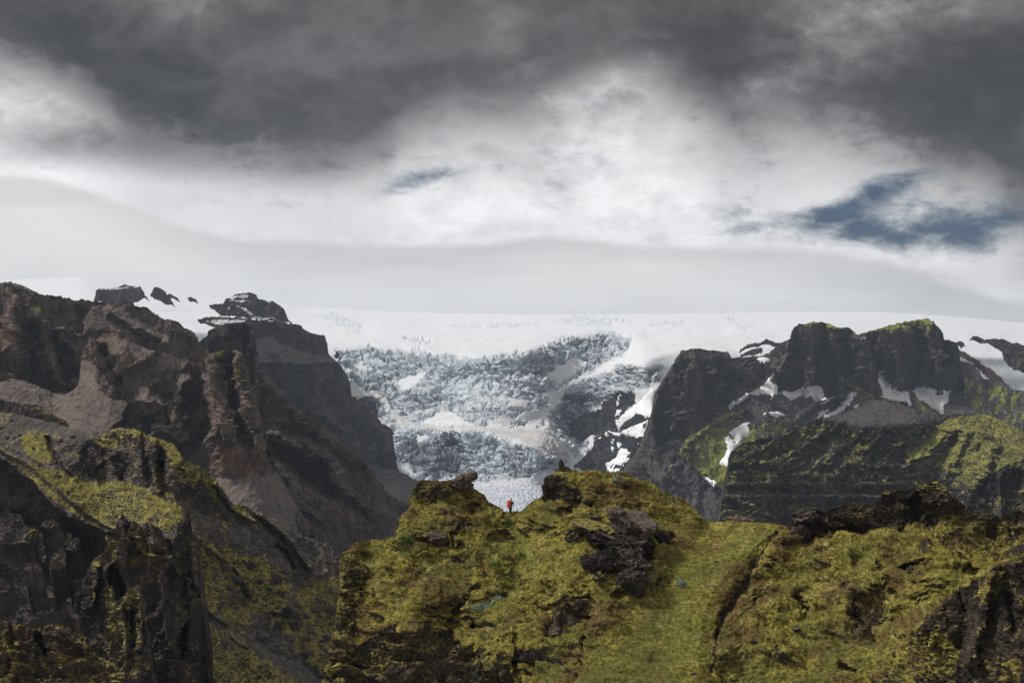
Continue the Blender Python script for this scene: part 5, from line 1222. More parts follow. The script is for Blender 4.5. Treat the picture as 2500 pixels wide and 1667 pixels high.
    L.set(0, sstep(trench, 0.15, 0.6), 0.22); L.set(1, sstep(trench, 0.15, 0.6), 0.9)
    grn = np.maximum.reduce([0.9 * L.mask(Z6((100, 720), (330, 700), (430, 760), (420, 900), (200, 930), (60, 860)), 12, 14, 30), 0.85 * L.mask(Z6((430, 640), (560, 570), (800, 560), (720, 640), (560, 760), (420, 740)), 10, 12, 30), 0.75 * L.mask([(1620, 1430), (1740, 1470), (1720, 1600), (1640, 1720), (1330, 1720), (1460, 1600), (1560, 1520)], 30, 26, 50),
                             0.75 * L.mask(Z5((1080, 560), (1330, 600), (1400, 760), (1290, 860), (1280, 1000), (1150, 1120), (1020, 1060), (1150, 900), (1080, 740)), 14, 14, 30), 0.6 * L.mask(Z6((900, 1050), (1250, 1150), (1200, 1350), (950, 1300)), 12, 16, 30), 0.5 * L.mask(Z6((1130, 640), (1500, 600), (1400, 720), (1200, 740)), 10, 12, 20)])
    L.set(2, grn * 0.72)
    L.rough = (0.16 + 0.84 * np.clip(rockm * 1.3, 0, 1)) * (1 - 0.7 * smooth)
    L.solve()
    P = L.P
    q = P / 9.0; L.disp((fbm(q + 0.4 * perlin(q)[..., None], 3, 0.5) * 2.4 * (1 - 0.75 * smooth) * sstep(Y - Y[:1], 0, 55)).astype(np.float32), 8)
    rock_relief(L, 6.5, 1.4, 8, 0.6, zs=0.9, k=5, horizontal=0.1, warp=0.5, grit=0.8)
    soft = 1 - 0.72 * smooth
    q = np.stack([P[..., 0] / 3.4 + 0.3 * P[..., 2], P[..., 1] / 2.6, P[..., 2] / 1.1], -1)
    q = q + 0.5 * np.stack([perlin(q * 0.5), perlin(q * 0.5 + 7), perlin(q * .5 + 3)], -1)
    hum = fbm(q, 4, 0.5)
    hum = np.maximum(hum, -0.15)
    b = np.abs(fbm(P / 0.75, 4, 0.6))
    L.disp(((hum * 1.5 + (0.5 - b) * 0.24) * soft * (0.5 + 0.5 * sstep(Y - Y[:1], 0, 40)) + fbm(P / 0.35, 3, .6) * 0.05).astype(np.float32), 4)
    o = L.build(M_knoll)
    tag(o, 'mossy green and ochre knoll filling the foreground, with the saddle the hiker stands in', kind='structure')
    return L, rockm, smooth, trench
K, K_rock, K_smooth, K_trench = knoll()

def corner_crag():
    L = Land('crag', Z6((1380, 1650), (1400, 1560), (1560, 1385), (1640, 1270), (1700, 1180), (1760, 1110), (1800, 1070), (1830, 1020), (1850, 1000), (1900, 965), (1950, 940), (2000, 920), (2050, 900), (2130, 850), (2140, 822), (2200, 790), (2215, 730), (2240, 695), (2300, 660), (2352, 640), (2600, 600), (3200, 560)),
             [(2120, 112), (2300, 106), (2500, 98), (2850, 90)], 1780, 66, step=1.9, crest=(2.5, 8), seed=53, back=0.08, backslope=48, rough_slope=12, rs_scale=30,
             regions=[(Z6((1480, 1500), (1800, 1180), (1850, 1200), (1900, 1400), (1700, 1800), (1400, 1800)), 48, 8), (Z6((2200, 700), (2352, 640), (2352, 760), (2250, 800)), 40, 5)])
    X, Y = L.X, L.Y
    for p, wd, a in ((Z6((2140, 850), (2100, 1000), (2070, 1200), (2000, 1400)), 14, 2.6), (Z6((1950, 960), (1980, 1100), (1940, 1300)), 14, -2.0), (Z6((2230, 830), (2280, 1000), (2300, 1200)), 20, -1.6), (Z6((1840, 1040), (1830, 1160), (1760, 1300)), 10, 1.2)):
        L.push(a, L.line(p, wd, 4))
    mo = np.maximum.reduce([0.62 * L.mask(Z6((1400, 1534), (1560, 1380), (1700, 1200), (1850, 1150), (1950, 1300), (1900, 1534)), 10, 16, 20), 0.8 * L.mask(Z6((2130, 840), (2260, 800), (2250, 900), (2150, 960), (2080, 1060), (2060, 980)), 6, 9, 14), 0.85 * L.mask(Z6((2210, 720), (2352, 680), (2352, 770), (2230, 790)), 5, 6), 0.6 * L.mask(Z6((2050, 1330), (2352, 1400), (2352, 1600), (2100, 1500)), 10, 14, 20),
                            0.30 + 0 * X])
    L.set(0, mo); L.solve()
    rock_relief(L, 4.2, 0.95, 8, 0.6, zs=0.9, k=5, horizontal=0.2, warp=0.5)
    b = np.abs(fbm(L.P / 0.6, 4, 0.6)); L.disp((0.5 - b) * 0.3, 3)
    return tag(L.build(M_knoll), 'dark rocky crag with moss on its edges in the bottom right corner', 'rock outcrop'), L
_, NC = corner_crag()

# ---------------------------------------------------------------- free-standing rocks
import bmesh
_ICO = {}
def ico(n):
    if n not in _ICO:
        bm = bmesh.new(); bmesh.ops.create_icosphere(bm, subdivisions=n, radius=1)
        V = np.array([v.co[:] for v in bm.verts], np.float32); Fc = np.array([[v.index for v in f.verts] for f in bm.faces], np.int32)
        bm.free(); _ICO[n] = (V, Fc)
    return _ICO[n]

def rock_lobe(size, seed, n=5, cuts=9, rough=0.16, lam=0.55, rot=(0, 0, 0), facet=0.62):
    V, Fc = ico(n)
    r = np.random.RandomState(seed)
    V = V.copy()
    for _ in range(cuts):
        nn = r.normal(size=3); nn /= np.linalg.norm(nn)
        d = facet + r.rand() * 0.3
        k = V @ nn
        V = V - np.maximum(0, k - d)[:, None] * nn[None] * 0.92
    q = V / lam + seed * 3.1
    nv = V / (np.linalg.norm(V, axis=1)[:, None] + 1e-6)
    V = V + nv * (fbm(q, 6 if n > 3 else 3, 0.62, True) * rough)[:, None]
    V = V * np.array(size, np.float32)
    from mathutils import Euler
    R = np.array(Euler(rot).to_matrix(), np.float32)
    return (V @ R.T).astype(np.float32), Fc

def join_lobes(lobes):
    Vs, Fs, Ms, o = [], [], [], 0
    for V, Fc, m in lobes:
        Vs.append(V); Fs.append(Fc + o); o += len(V)
        Ms.append(np.repeat(np.array([m], np.float32), len(V), 0))
    return np.concatenate(Vs), np.concatenate(Fs), np.concatenate(Ms)

def bear(px, py, D):
    return np.array([(px - 1250) / F * D, D, EYE + (HOR - py) / F * D], np.float32)

M_crag = terrain_mat('outcrop_rock', 0.11, rock=((0.022, 0.019, 0.018), (0.085, 0.068, 0.058)), talus=((0.095, 0.078, 0.066), (0.165, 0.135, 0.115)), patch=0.7, nz=(0.15, 0.55), lichen=0.6, bump=1.0, soft_moss=0.15,
                     moss=((0.11, 0.095, 0.03), (0.26, 0.225, 0.08)))

def lobe_px(L, zf, x, y, rx, ry, rd, seed, m, off=0.0, n=5, rot=0.0, tilt=0.0, **kw):
    """a lobe centred on a bearing; rx, ry in zoom pixels, rd depth radius in metres, off = metres towards the viewpoint"""
    (px, py), (qx, qy) = zf((x, y), (x + 1, y))
    sc = 1.0 / (qx - px)
    D = float(L.at(px, py)[0][1]) - off
    V, Fc = rock_lobe((rx / sc / F * D, rd, ry / sc / F * D), seed, n=n, rot=(tilt, rot, 0), **kw)
    return V + bear(px, py, D), Fc, m

def big_outcrop():
    mo, rk, lt = (1.25, 0.1, 0, 0), (0.12, 0.0, 0, 0), (0.05, 0.95, 0.25, 0)
    Z = Z9
    def lb(*a, **k): return lobe_px(K, Z, *a, **k)
    parts = {
        'slab': [lb(1450, 520, 380, 90, 2.2, 3, lt, off=2.2, rot=0.33, tilt=0.35, facet=0.5, rough=0.13), lb(1230, 470, 170, 120, 1.4, 23, lt, off=2.0, rot=0.5, facet=0.6), lb(1620, 590, 190, 70, 1.5, 31, lt, off=2.6, rot=0.1, tilt=0.3)],
        'mossy_shoulder': [lb(880, 640, 350, 110, 1.6, 4, mo, off=2.0, rot=0.25, rough=0.10), lb(620, 700, 180, 120, 1.3, 5, (0.75, 0, 0, 0), off=1.6, rot=-0.6), lb(1080, 690, 160, 90, 1.2, 6, mo, off=2.4, rot=0.5, rough=0.10)],
        'body': [lb(1080, 820, 330, 130, 1.8, 8, rk, off=1.0, rot=0.2, rough=0.26), lb(1300, 700, 260, 200, 1.6, 9, rk, off=0.3, rough=0.28), lb(1300, 960, 330, 210, 1.9, 10, rk, off=1.1, rough=0.28), lb(1600, 900, 150, 170, 1.2, 33, rk, off=0.9, rough=0.3),
                 lb(1850, 800, 150, 130, 1.0, 11, rk, off=0.3, rough=0.3), lb(1050, 1150, 300, 190, 1.6, 14, rk, off=0.9, rough=0.3), lb(1400, 1180, 270, 230, 1.8, 15, (0.35, 0.15, 0, 0), off=1.4, rough=0.3),
                 lb(1440, 1390, 230, 150, 1.6, 16, rk, off=1.5, rough=0.3), lb(820, 1130, 140, 120, 1.1, 17, rk, off=0.6, rough=0.3), lb(960, 1330, 110, 80, 1.0, 18, (0.5, 0, 0, 0), off=1.0, rough=0.3)],
        'boulder': [lb(1420, 880, 70, 90, 0.8, 19, lt, off=2.4, n=4, rot=0.3)],
        'boulder_b': [lb(1520, 960, 110, 60, 0.9, 20, (0.1, 0.7, 0, 0), off=2.4, n=4, rot=0.6)],
        'boulder_c': [lb(1430, 1070, 90, 60, 0.8, 21, (0.15, 0.8, 0, 0), off=2.9, n=4, rot=-0.2)],
        'boulder_d': [lb(1100, 760, 130, 36, 0.9, 22, (0.05, 0.7, 0.3, 0), off=2.7, n=4, rot=0.4)]}
    c = bear(*Z9((1300, 950))[0], 138)
    root = bpy.data.objects.new('rock_outcrop', None); root.location = c; COL.objects.link(root)
    tag(root, 'large overhanging black rock outcrop with a brown slab on top, on the grassy knoll', 'rock outcrop')
    for nm, lobes in parts.items():
        V, Fc, M = join_lobes(lobes)
        make_mesh(nm.split('_b')[0].split('_c')[0].split('_d')[0] if nm.startswith('boulder') else nm, V - c, Fc, M_crag, False, {'mask': M}, root)
big_outcrop()

def single(name, lobes, lab, cat='rock', mat=None, group=None):
    V, Fc, M = join_lobes(lobes)
    c = V.mean(0)
    o = make_mesh(name, V - c, Fc, mat or M_crag, False, {'mask': M})
    o.location = c
    return tag(o, lab, cat, group=group)

def crest_lobe(zf, x, y, rx, ry, rd, seed, m, D, **kw):
    (px, py), (qx, qy) = zf((x, y), (x + 1, y)); sc = 1 / (qx - px)
    rot = kw.pop('rot', 0)
    V, Fc = rock_lobe((rx / sc / F * D, rd, ry / sc / F * D), seed, rot=(0, rot, 0), **kw)
    return V + bear(px, py, D), Fc, m
br = (0.22, 0.55, 0.3, 0)
single('rock_pinnacle', [crest_lobe(Z12, 775, 292, 100, 66, 1.7, 71, br, 153.5, rot=-0.15, facet=0.66), crest_lobe(Z12, 690, 305, 85, 44, 1.5, 72, br, 153.5, rot=-0.55), crest_lobe(Z12, 700, 385, 135, 70, 1.9, 73, br, 153.5, rot=0.25),
                         crest_lobe(Z12, 845, 315, 32, 20, .7, 74, br, 153.2, rot=0.1, n=4)], 'brown rock pinnacle shaped like a head, on the crest left of the hiker', 'rock')
single('rock_tooth', [crest_lobe(Z12, 1848, 205, 52, 105, 1.2, 75, br, 151, rot=-0.33, facet=0.5), crest_lobe(Z12, 1810, 245, 55, 45, 1.1, 76, (0.1, .3, 0, 0), 151, rot=0.1), crest_lobe(Z12, 1900, 235, 60, 48, 1.0, 77, (0.1, .3, 0, 0), 151, rot=0.75)],
       'sharp triangular rock tooth on the crest right of the hiker', 'rock')
single('rock', [crest_lobe(Z6, 500, 493, 70, 20, 1.3, 78, br, 154, rot=0.1), crest_lobe(Z6, 570, 497, 45, 16, 1.0, 79, br, 154, rot=0.2)], 'flat cracked rocks lying on the grassy saddle, right of centre', 'rock')
single('rock', [crest_lobe(Z6, 583, 533, 42, 17, 1.0, 80, (0.05, 0.1, 0, 0), 152, rot=0.0)], 'small black rock just below the flat cracked rocks on the saddle', 'rock')
single('rock', [lobe_px(K, Z12, 400, 1000, 140, 85, 1.5, 81, br, off=0.8, rot=0.2), lobe_px(K, Z12, 220, 960, 130, 50, 1.2, 82, (0.85, 0, 0, 0), off=0.6, rot=0.1)], 'rounded brown boulder with moss on its left end, on the left slope of the knoll', 'rock')
single('rock', [lobe_px(K, Z12, 2230, 760, 60, 28, .6, 83, (0.0, 0.5, 0, 0), off=0.3)], 'small grey rock beside the left end of the large outcrop', 'rock')
single('rock', [lobe_px(K, Z5, 1650, 1040, 36, 44, .8, 84, (0.15, 0.3, 0, 0), off=0.5), lobe_px(K, Z5, 1690, 1010, 28, 20, .6, 85, (0.9, 0, 0, 0), off=0.8)], 'dark rock with a moss cap standing below the large outcrop', 'rock')
single('rock', [lobe_px(K, Z5, 2030, 965, 34, 30, .7, 86, (0.1, 0.1, 0, 0), off=0.4)], 'dark rock lying at the right foot of the large outcrop', 'rock')
single('rock', [lobe_px(K, Z5, 1600, 1150, 60, 46, .9, 87, (0.3, 0.2, 0, 0), off=0.3), lobe_px(K, Z5, 1500, 1210, 50, 40, .8, 88, (0.3, 0.2, 0, 0), off=0.3)], 'broken black rocks in the hollow below the moss-capped rock', 'rock')
single('rock', [lobe_px(K, Z6, 925, 600, 60, 70, 1.3, 89, (0.1, 0.1, 0, 0), off=0.6, rough=.28), lobe_px(K, Z6, 960, 470, 80, 60, 1.5, 90, (0.1, 0.35, 0, 0), off=0.3, rough=.28)], 'knobbly black lava stack at the left end of the jagged ridge', 'rock')
single('rock', [lobe_px(K, Z6, 1760, 300, 90, 50, 1.5, 91, (0.6, 0.3, 0, 0), off=0.1, rough=.28), lobe_px(K, Z6, 1800, 360, 100, 60, 1.5, 92, (0.1, 0.2, 0, 0), off=0.3, rough=.3)], 'moss-topped lava knob forming the summit of the jagged ridge', 'rock')
single('rock', [lobe_px(K, Z5, 250, 800, 80, 46, 1.2, 93, (0.8, 0.1, 0, 0), off=0.3, rough=.25), lobe_px(K, Z5, 190, 740, 50, 30, 1.0, 94, (0.95, 0, 0, 0), off=0.2, rough=.22)], 'pale mossy bulge of rock on the left corner of the knoll', 'rock')

# countable boulders and stones
_r = random.Random(5)
_np = np.random.RandomState(5)
def boulder_set(L, polys, count, smin, smax, label, group, mats, name='boulder', maskv=((0.15, 0.3, 0, 0), (0.1, 0.0, 0, 0), (0.45, 0.2, 0, 0)), n=3, power=2.2, avoid=None, mark=None):
    protos = []
    for k in range(5):
        V, Fc = rock_lobe((1, 0.85 + 0.3 * _r.random(), 0.6 + 0.25 * _r.random()), 300 + k + len(name) * 7, n=n, cuts=11, rough=0.14)
        M = np.repeat(np.array([maskv[k % len(maskv)]], np.float32), len(V), 0)
        o = make_mesh(name, V, Fc, mats, False, {'mask': M}); protos.append(o)
    used = set(); made = 0; tries = 0
    boxes = [(min(p[0] for p in q), max(p[0] for p in q), min(p[1] for p in q), max(p[1] for p in q)) for q in polys]
    area = [(b[1] - b[0]) * (b[3] - b[2]) for b in boxes]
    while made < count and tries < count * 20:
        tries += 1
        i = _np.choice(len(polys), p=np.array(area) / sum(area)); b = boxes[i]
        x, y = _r.uniform(b[0], b[1]), _r.uniform(b[2], b[3])
        if poly_sdf(np.array([[x]]), np.array([[y]]), polys[i])[0, 0] < 0: continue
        P, N, r_, c_ = L.at(x, y)
        if avoid is not None and avoid[r_, c_] > 0.5: continue
        k = _r.randrange(5)
        s = smin + (smax - smin) * _r.random() ** power
        o = protos[k] if k not in used else protos[k].copy()
        if k in used: COL.objects.link(o)
        used.add(k)
        o.location = (float(P[0]), float(P[1]), float(P[2]) - s * 0.05)
        o.scale = (s, s, s * _r.uniform(0.75, 1.1)); o.rotation_euler = (_r.uniform(-.3, .3), _r.uniform(-.3, .3), _r.uniform(0, 6.3))
        sz = (s - smin) / (smax - smin)
        tag(o, ('large ' if sz > 0.5 else 'mid-sized ' if sz > 0.12 else 'small ') + label, name, group=group); made += 1
    for k, o in enumerate(protos):
        if k not in used: bpy.data.objects.remove(o)

boulder_set(E, [Z2((1130, 760), (1400, 800), (1650, 980), (1900, 1000), (1940, 1200), (1880, 1500), (1600, 1420), (1400, 1250), (1150, 1080)), Z2((1560, 1150), (1950, 1050), (1900, 1500), (1650, 1350))], 110, 0.5, 2.7,
            'black boulder scattered on the mossy slope left of the knoll', 'boulders on the mossy slope', M_near)
boulder_set(E, [Z2((0, 20), (300, 60), (480, 150), (400, 330), (700, 400), (900, 480), (1000, 620), (700, 600), (500, 500), (300, 300), (0, 150))], 36, 0.4, 1.5,
            'dark stone scattered on the gravel above the hollow', 'stones above the hollow', M_near, name='stone')
boulder_set(CM, [Z4((1100, 700), (1500, 650), (1480, 760), (1200, 800)), Z4((700, 740), (1100, 660), (1000, 800), (800, 830))], 22, 3, 7, 'dark boulder on the gravel apron of the twin-peaked mountain', 'boulders on the gravel apron', M_castle, name='boulder', n=2)
boulder_set(K, [Z6((300, 560), (850, 560), (1000, 700), (1900, 700), (1700, 1100), (1300, 1500), (200, 1500), (0, 900)), Z5((300, 650), (1300, 560), (1500, 900), (1400, 1400), (900, 1200), (300, 1100))], 50, 0.10, 0.42,
            'dark stone half sunk in the turf of the knoll', 'stones in the knoll turf', M_crag, name='stone', n=2)

# ---------------------------------------------------------------- dwarf willow and turf
def leafy_mat(name, c1, c2):
    m = bpy.data.materials.new(name); m.use_nodes = True; m.node_tree.nodes.clear(); t = NT(m.node_tree)
    pos = t.new('ShaderNodeNewGeometry').outputs['Position']
    c = t.mix(t.step(t.noise(pos, 6, 3, 0.7), 0.38, 0.62), c1, c2)
    d = t.new('ShaderNodeBsdfDiffuse'); t.put(d.inputs[0], c)
    tr = t.new('ShaderNodeBsdfTranslucent'); t.put(tr.inputs[0], c)
    mx = t.new('ShaderNodeMixShader'); mx.inputs[0].default_value = 0.25; t.put(mx.inputs[1], d.outputs[0]); t.put(mx.inputs[2], tr.outputs[0])
    o = t.new('ShaderNodeOutputMaterial'); t.put(o.inputs[0], mx.outputs[0]); return m
M_willow = leafy_mat('willow_leaf', (0.16, 0.21, 0.15), (0.36, 0.42, 0.33))
M_green = leafy_mat('green_leaf', (0.05, 0.10, 0.03), (0.12, 0.19, 0.06))
M_stem = leafy_mat('stem', (0.06, 0.045, 0.03), (0.10, 0.08, 0.05))

def leaf_quads(C, Nn, size, rs):
    """small folded leaves at points C"""
    n = len(C)
    a = rs.normal(size=(n, 3)); a /= np.linalg.norm(a, axis=1)[:, None]
    b = np.cross(a, Nn + rs.normal(size=(n, 3)) * 0.4); b /= np.linalg.norm(b, axis=1)[:, None] + 1e-6
    s = size * rs.uniform(0.6, 1.3, (n, 1))
    V = np.stack([C - a * s, C + b * s * 0.45, C + a * s, C - b * s * 0.45], 1).reshape(-1, 3)
    return V, np.arange(n * 4, dtype=np.int32).reshape(-1, 4)

def willow(zf, x, y, rx, ry, lab, mat, n=420, seed=0, h=0.35, size=0.085):
    (px, py), (qx, qy) = zf((x, y), (x + 1, y)); sc = 1 / (qx - px)
    rs = np.random.RandomState(seed)
    C, Nn, S = [], [], []
    for _ in range(n):
        a, r = rs.uniform(0, 6.283), math.sqrt(rs.rand()) * (0.75 + 0.25 * math.sin(3 * rs.rand() * 6))
        P, N, _, _ = K.at(px + math.cos(a) * r * rx / sc, py + math.sin(a) * r * ry / sc)
        C.append(P + np.array([0, 0, rs.uniform(0.03, h * (1 - 0.6 * r))]) + rs.normal(size=3) * 0.06); Nn.append((0, 0, 1))
        if len(S) < 40: S.append((P, C[-1]))
    C = np.array(C); base = C.mean(0)
    root = bpy.data.objects.new('willow_shrub', None); root.location = base; COL.objects.link(root)
    tag(root, lab, 'shrub', group='low shrubs on the knoll')
    V, Fc = leaf_quads(C - base, np.array(Nn, float), size, rs)
    tag(make_mesh('leaves', V, Fc, mat, False, None, root), kind='stuff')
    V, Fc = [], []
    for p, c in S:
        k = len(V); V += [p - base + (0.012, 0, 0), p - base - (0.012, 0, 0), c - base - (0.006, 0, 0), c - base + (0.006, 0, 0)]; Fc.append((k, k + 1, k + 2, k + 3))
    tag(make_mesh('stems', V, Fc, M_stem, False, None, root), kind='stuff')

for a in ((Z10, 1800, 880, 160, 62, 'wide grey-green dwarf willow patch in the grassy bowl of the knoll', M_willow, 900), (Z10, 1965, 785, 80, 50, 'smaller grey-green willow patch touching the wide one on its upper right', M_willow, 420),
          (Z9, 2130, 1420, 90, 60, 'pale silvery willow clump on the smooth grass spur', M_willow, 420), (Z9, 1730, 1220, 60, 60, 'sparse silvery willow clump at the right foot of the large outcrop', M_willow, 200),
          (Z9, 1200, 45, 90, 40, 'small blue-green willow patch near the top of the right mound', M_willow, 260), (Z12, 1235, 840, 55, 50, 'round green shrub on the slope just below the hiker', M_green, 380),
          (Z10, 890, 180, 110, 75, 'bright green shrub patch on the left shoulder of the knoll', M_green, 700), (Z10, 1900, 390, 70, 40, 'small green herb patch in the middle of the bowl', M_green, 300),
          (Z12, 1390, 1225, 60, 30, 'faint green herb patch left of the large outcrop', M_green, 200)):
    willow(*a, seed=int(a[1]))

def turf():
    """grass and moss tufts, too many to count: one object"""
    rs = np.random.RandomState(8)
    X, Y = K.X, K.Y
    n = 16000
    r = rs.randint(0, K.nr - 2, n * 2); c = rs.randint(0, K.nc, n * 2)
    ok = (Y[r, c] < 1690) & (X[r, c] > 790) & (X[r, c] < 2560) & (rs.rand(n * 2) > K_rock[r, c] * 0.85) & (K_trench[r, c] < 0.3) & (np.abs(Y[r + 1, c] - Y[r, c]) > 0.4)
    r, c = r[ok][:n], c[ok][:n]; n = len(r)
    P = K.P[r, c]; N = K.N[r, c]
    P = P + rs.normal(size=(n, 3)) * 0.07
    B = 4
    P = np.repeat(P, B, 0); N = np.repeat(N, B, 0); n *= B
    lean = rs.normal(size=(n, 3)) * 0.55; lean[:, 2] = 0
    lean[:, 0] += 0.25
    d = N * 0.35 + lean + np.array([0, 0, 0.75]); d /= np.linalg.norm(d, axis=1)[:, None]
    h = rs.uniform(0.06, 0.19, (n, 1)) * np.where(np.repeat(K_smooth[r, c], B) > 0.5, 0.75, 1.0)[:, None]
    side = np.cross(d, rs.normal(size=(n, 3))); side /= np.linalg.norm(side, axis=1)[:, None]
    base = P + rs.normal(size=(n, 3)) * 0.05 - N * 0.03
    w = rs.uniform(0.02, 0.05, (n, 1))
    V = np.stack([base - side * w, base + side * w, base + d * h], 1).reshape(-1, 3)
    M = np.zeros((n * 3, 4), np.float32); M[:, 0] = 1.6
    o = make_mesh('grass', V, np.arange(n * 3, dtype=np.int32).reshape(-1, 3), M_tuft, False, {'mask': M})
    tag(o, 'short ochre and green turf covering the knoll', kind='stuff')
M_tuft = terrain_mat('turf_blades', 0.11, patch=0.0, nz=(-3, -2), bump=0.0, **VEG)
turf()

# ---------------------------------------------------------------- the hiker
def skin(name, pts, edges, mat, parent, sub=2, root=0, smooth=True):
    """continuous tapering body grown from a skeleton of joints (x, y, z, radius)"""
    me = bpy.data.meshes.new(name)
    me.from_pydata([p[:3] for p in pts], edges, [])
    o = bpy.data.objects.new(name, me); COL.objects.link(o)
    md = o.modifiers.new('skin', 'SKIN'); md.use_smooth_shade = smooth
    for i, v in enumerate(me.skin_vertices[0].data if me.skin_vertices else []):
        pass
    if not me.skin_vertices:
        bpy.context.view_layer.objects.active = o
        bm = bmesh.new(); bm.from_mesh(me); bm.verts.layers.skin.verify(); bm.to_mesh(me); bm.free()
    for i, v in enumerate(me.skin_vertices[0].data):
        rr = pts[i][3]; v.radius = (rr, pts[i][4] if len(pts[i]) > 4 else rr); v.use_root = (i == root)
    s2 = o.modifiers.new('sub', 'SUBSURF'); s2.levels = sub; s2.render_levels = sub
    me.materials.append(mat); o.parent = parent
    return o

def plain(name, col, rough=0.7):
    m = bpy.data.materials.new(name); m.use_nodes = True
    t = NT(m.node_tree); b = m.node_tree.nodes['Principled BSDF']
    pos = t.new('ShaderNodeNewGeometry').outputs['Position']
    c = t.mix(t.noise(pos, 14, 3, 0.6), tuple(x * 0.75 for x in col), tuple(min(1, x * 1.25) for x in col))
    t.put(b.inputs['Base Color'], c); b.inputs['Roughness'].default_value = rough
    return m

def box(bm, c, s, rot=None, bev=0.02):
    r = bmesh.ops.create_cube(bm, size=1)
    vs = r['verts']
    bmesh.ops.scale(bm, vec=s, verts=vs)
    es = list({e for v in vs for e in v.link_edges})
    g = bmesh.ops.bevel(bm, geom=es, offset=bev, segments=2, affect='EDGES', profile=0.6)
    vs = list({v for f in g['faces'] for v in f.verts} | {v for v in vs if v.is_valid})
    if rot: bmesh.ops.rotate(bm, cent=(0, 0, 0), matrix=rot, verts=vs)
    bmesh.ops.translate(bm, vec=c, verts=vs)

def bm_obj(name, bm, mat, parent=None):
    me = bpy.data.meshes.new(name); bm.to_mesh(me); bm.free()
    for p in me.polygons: p.use_smooth = True
    me.materials.append(mat)
    o = bpy.data.objects.new(name, me); COL.objects.link(o)
    if parent is not None: o.parent = parent
    return o

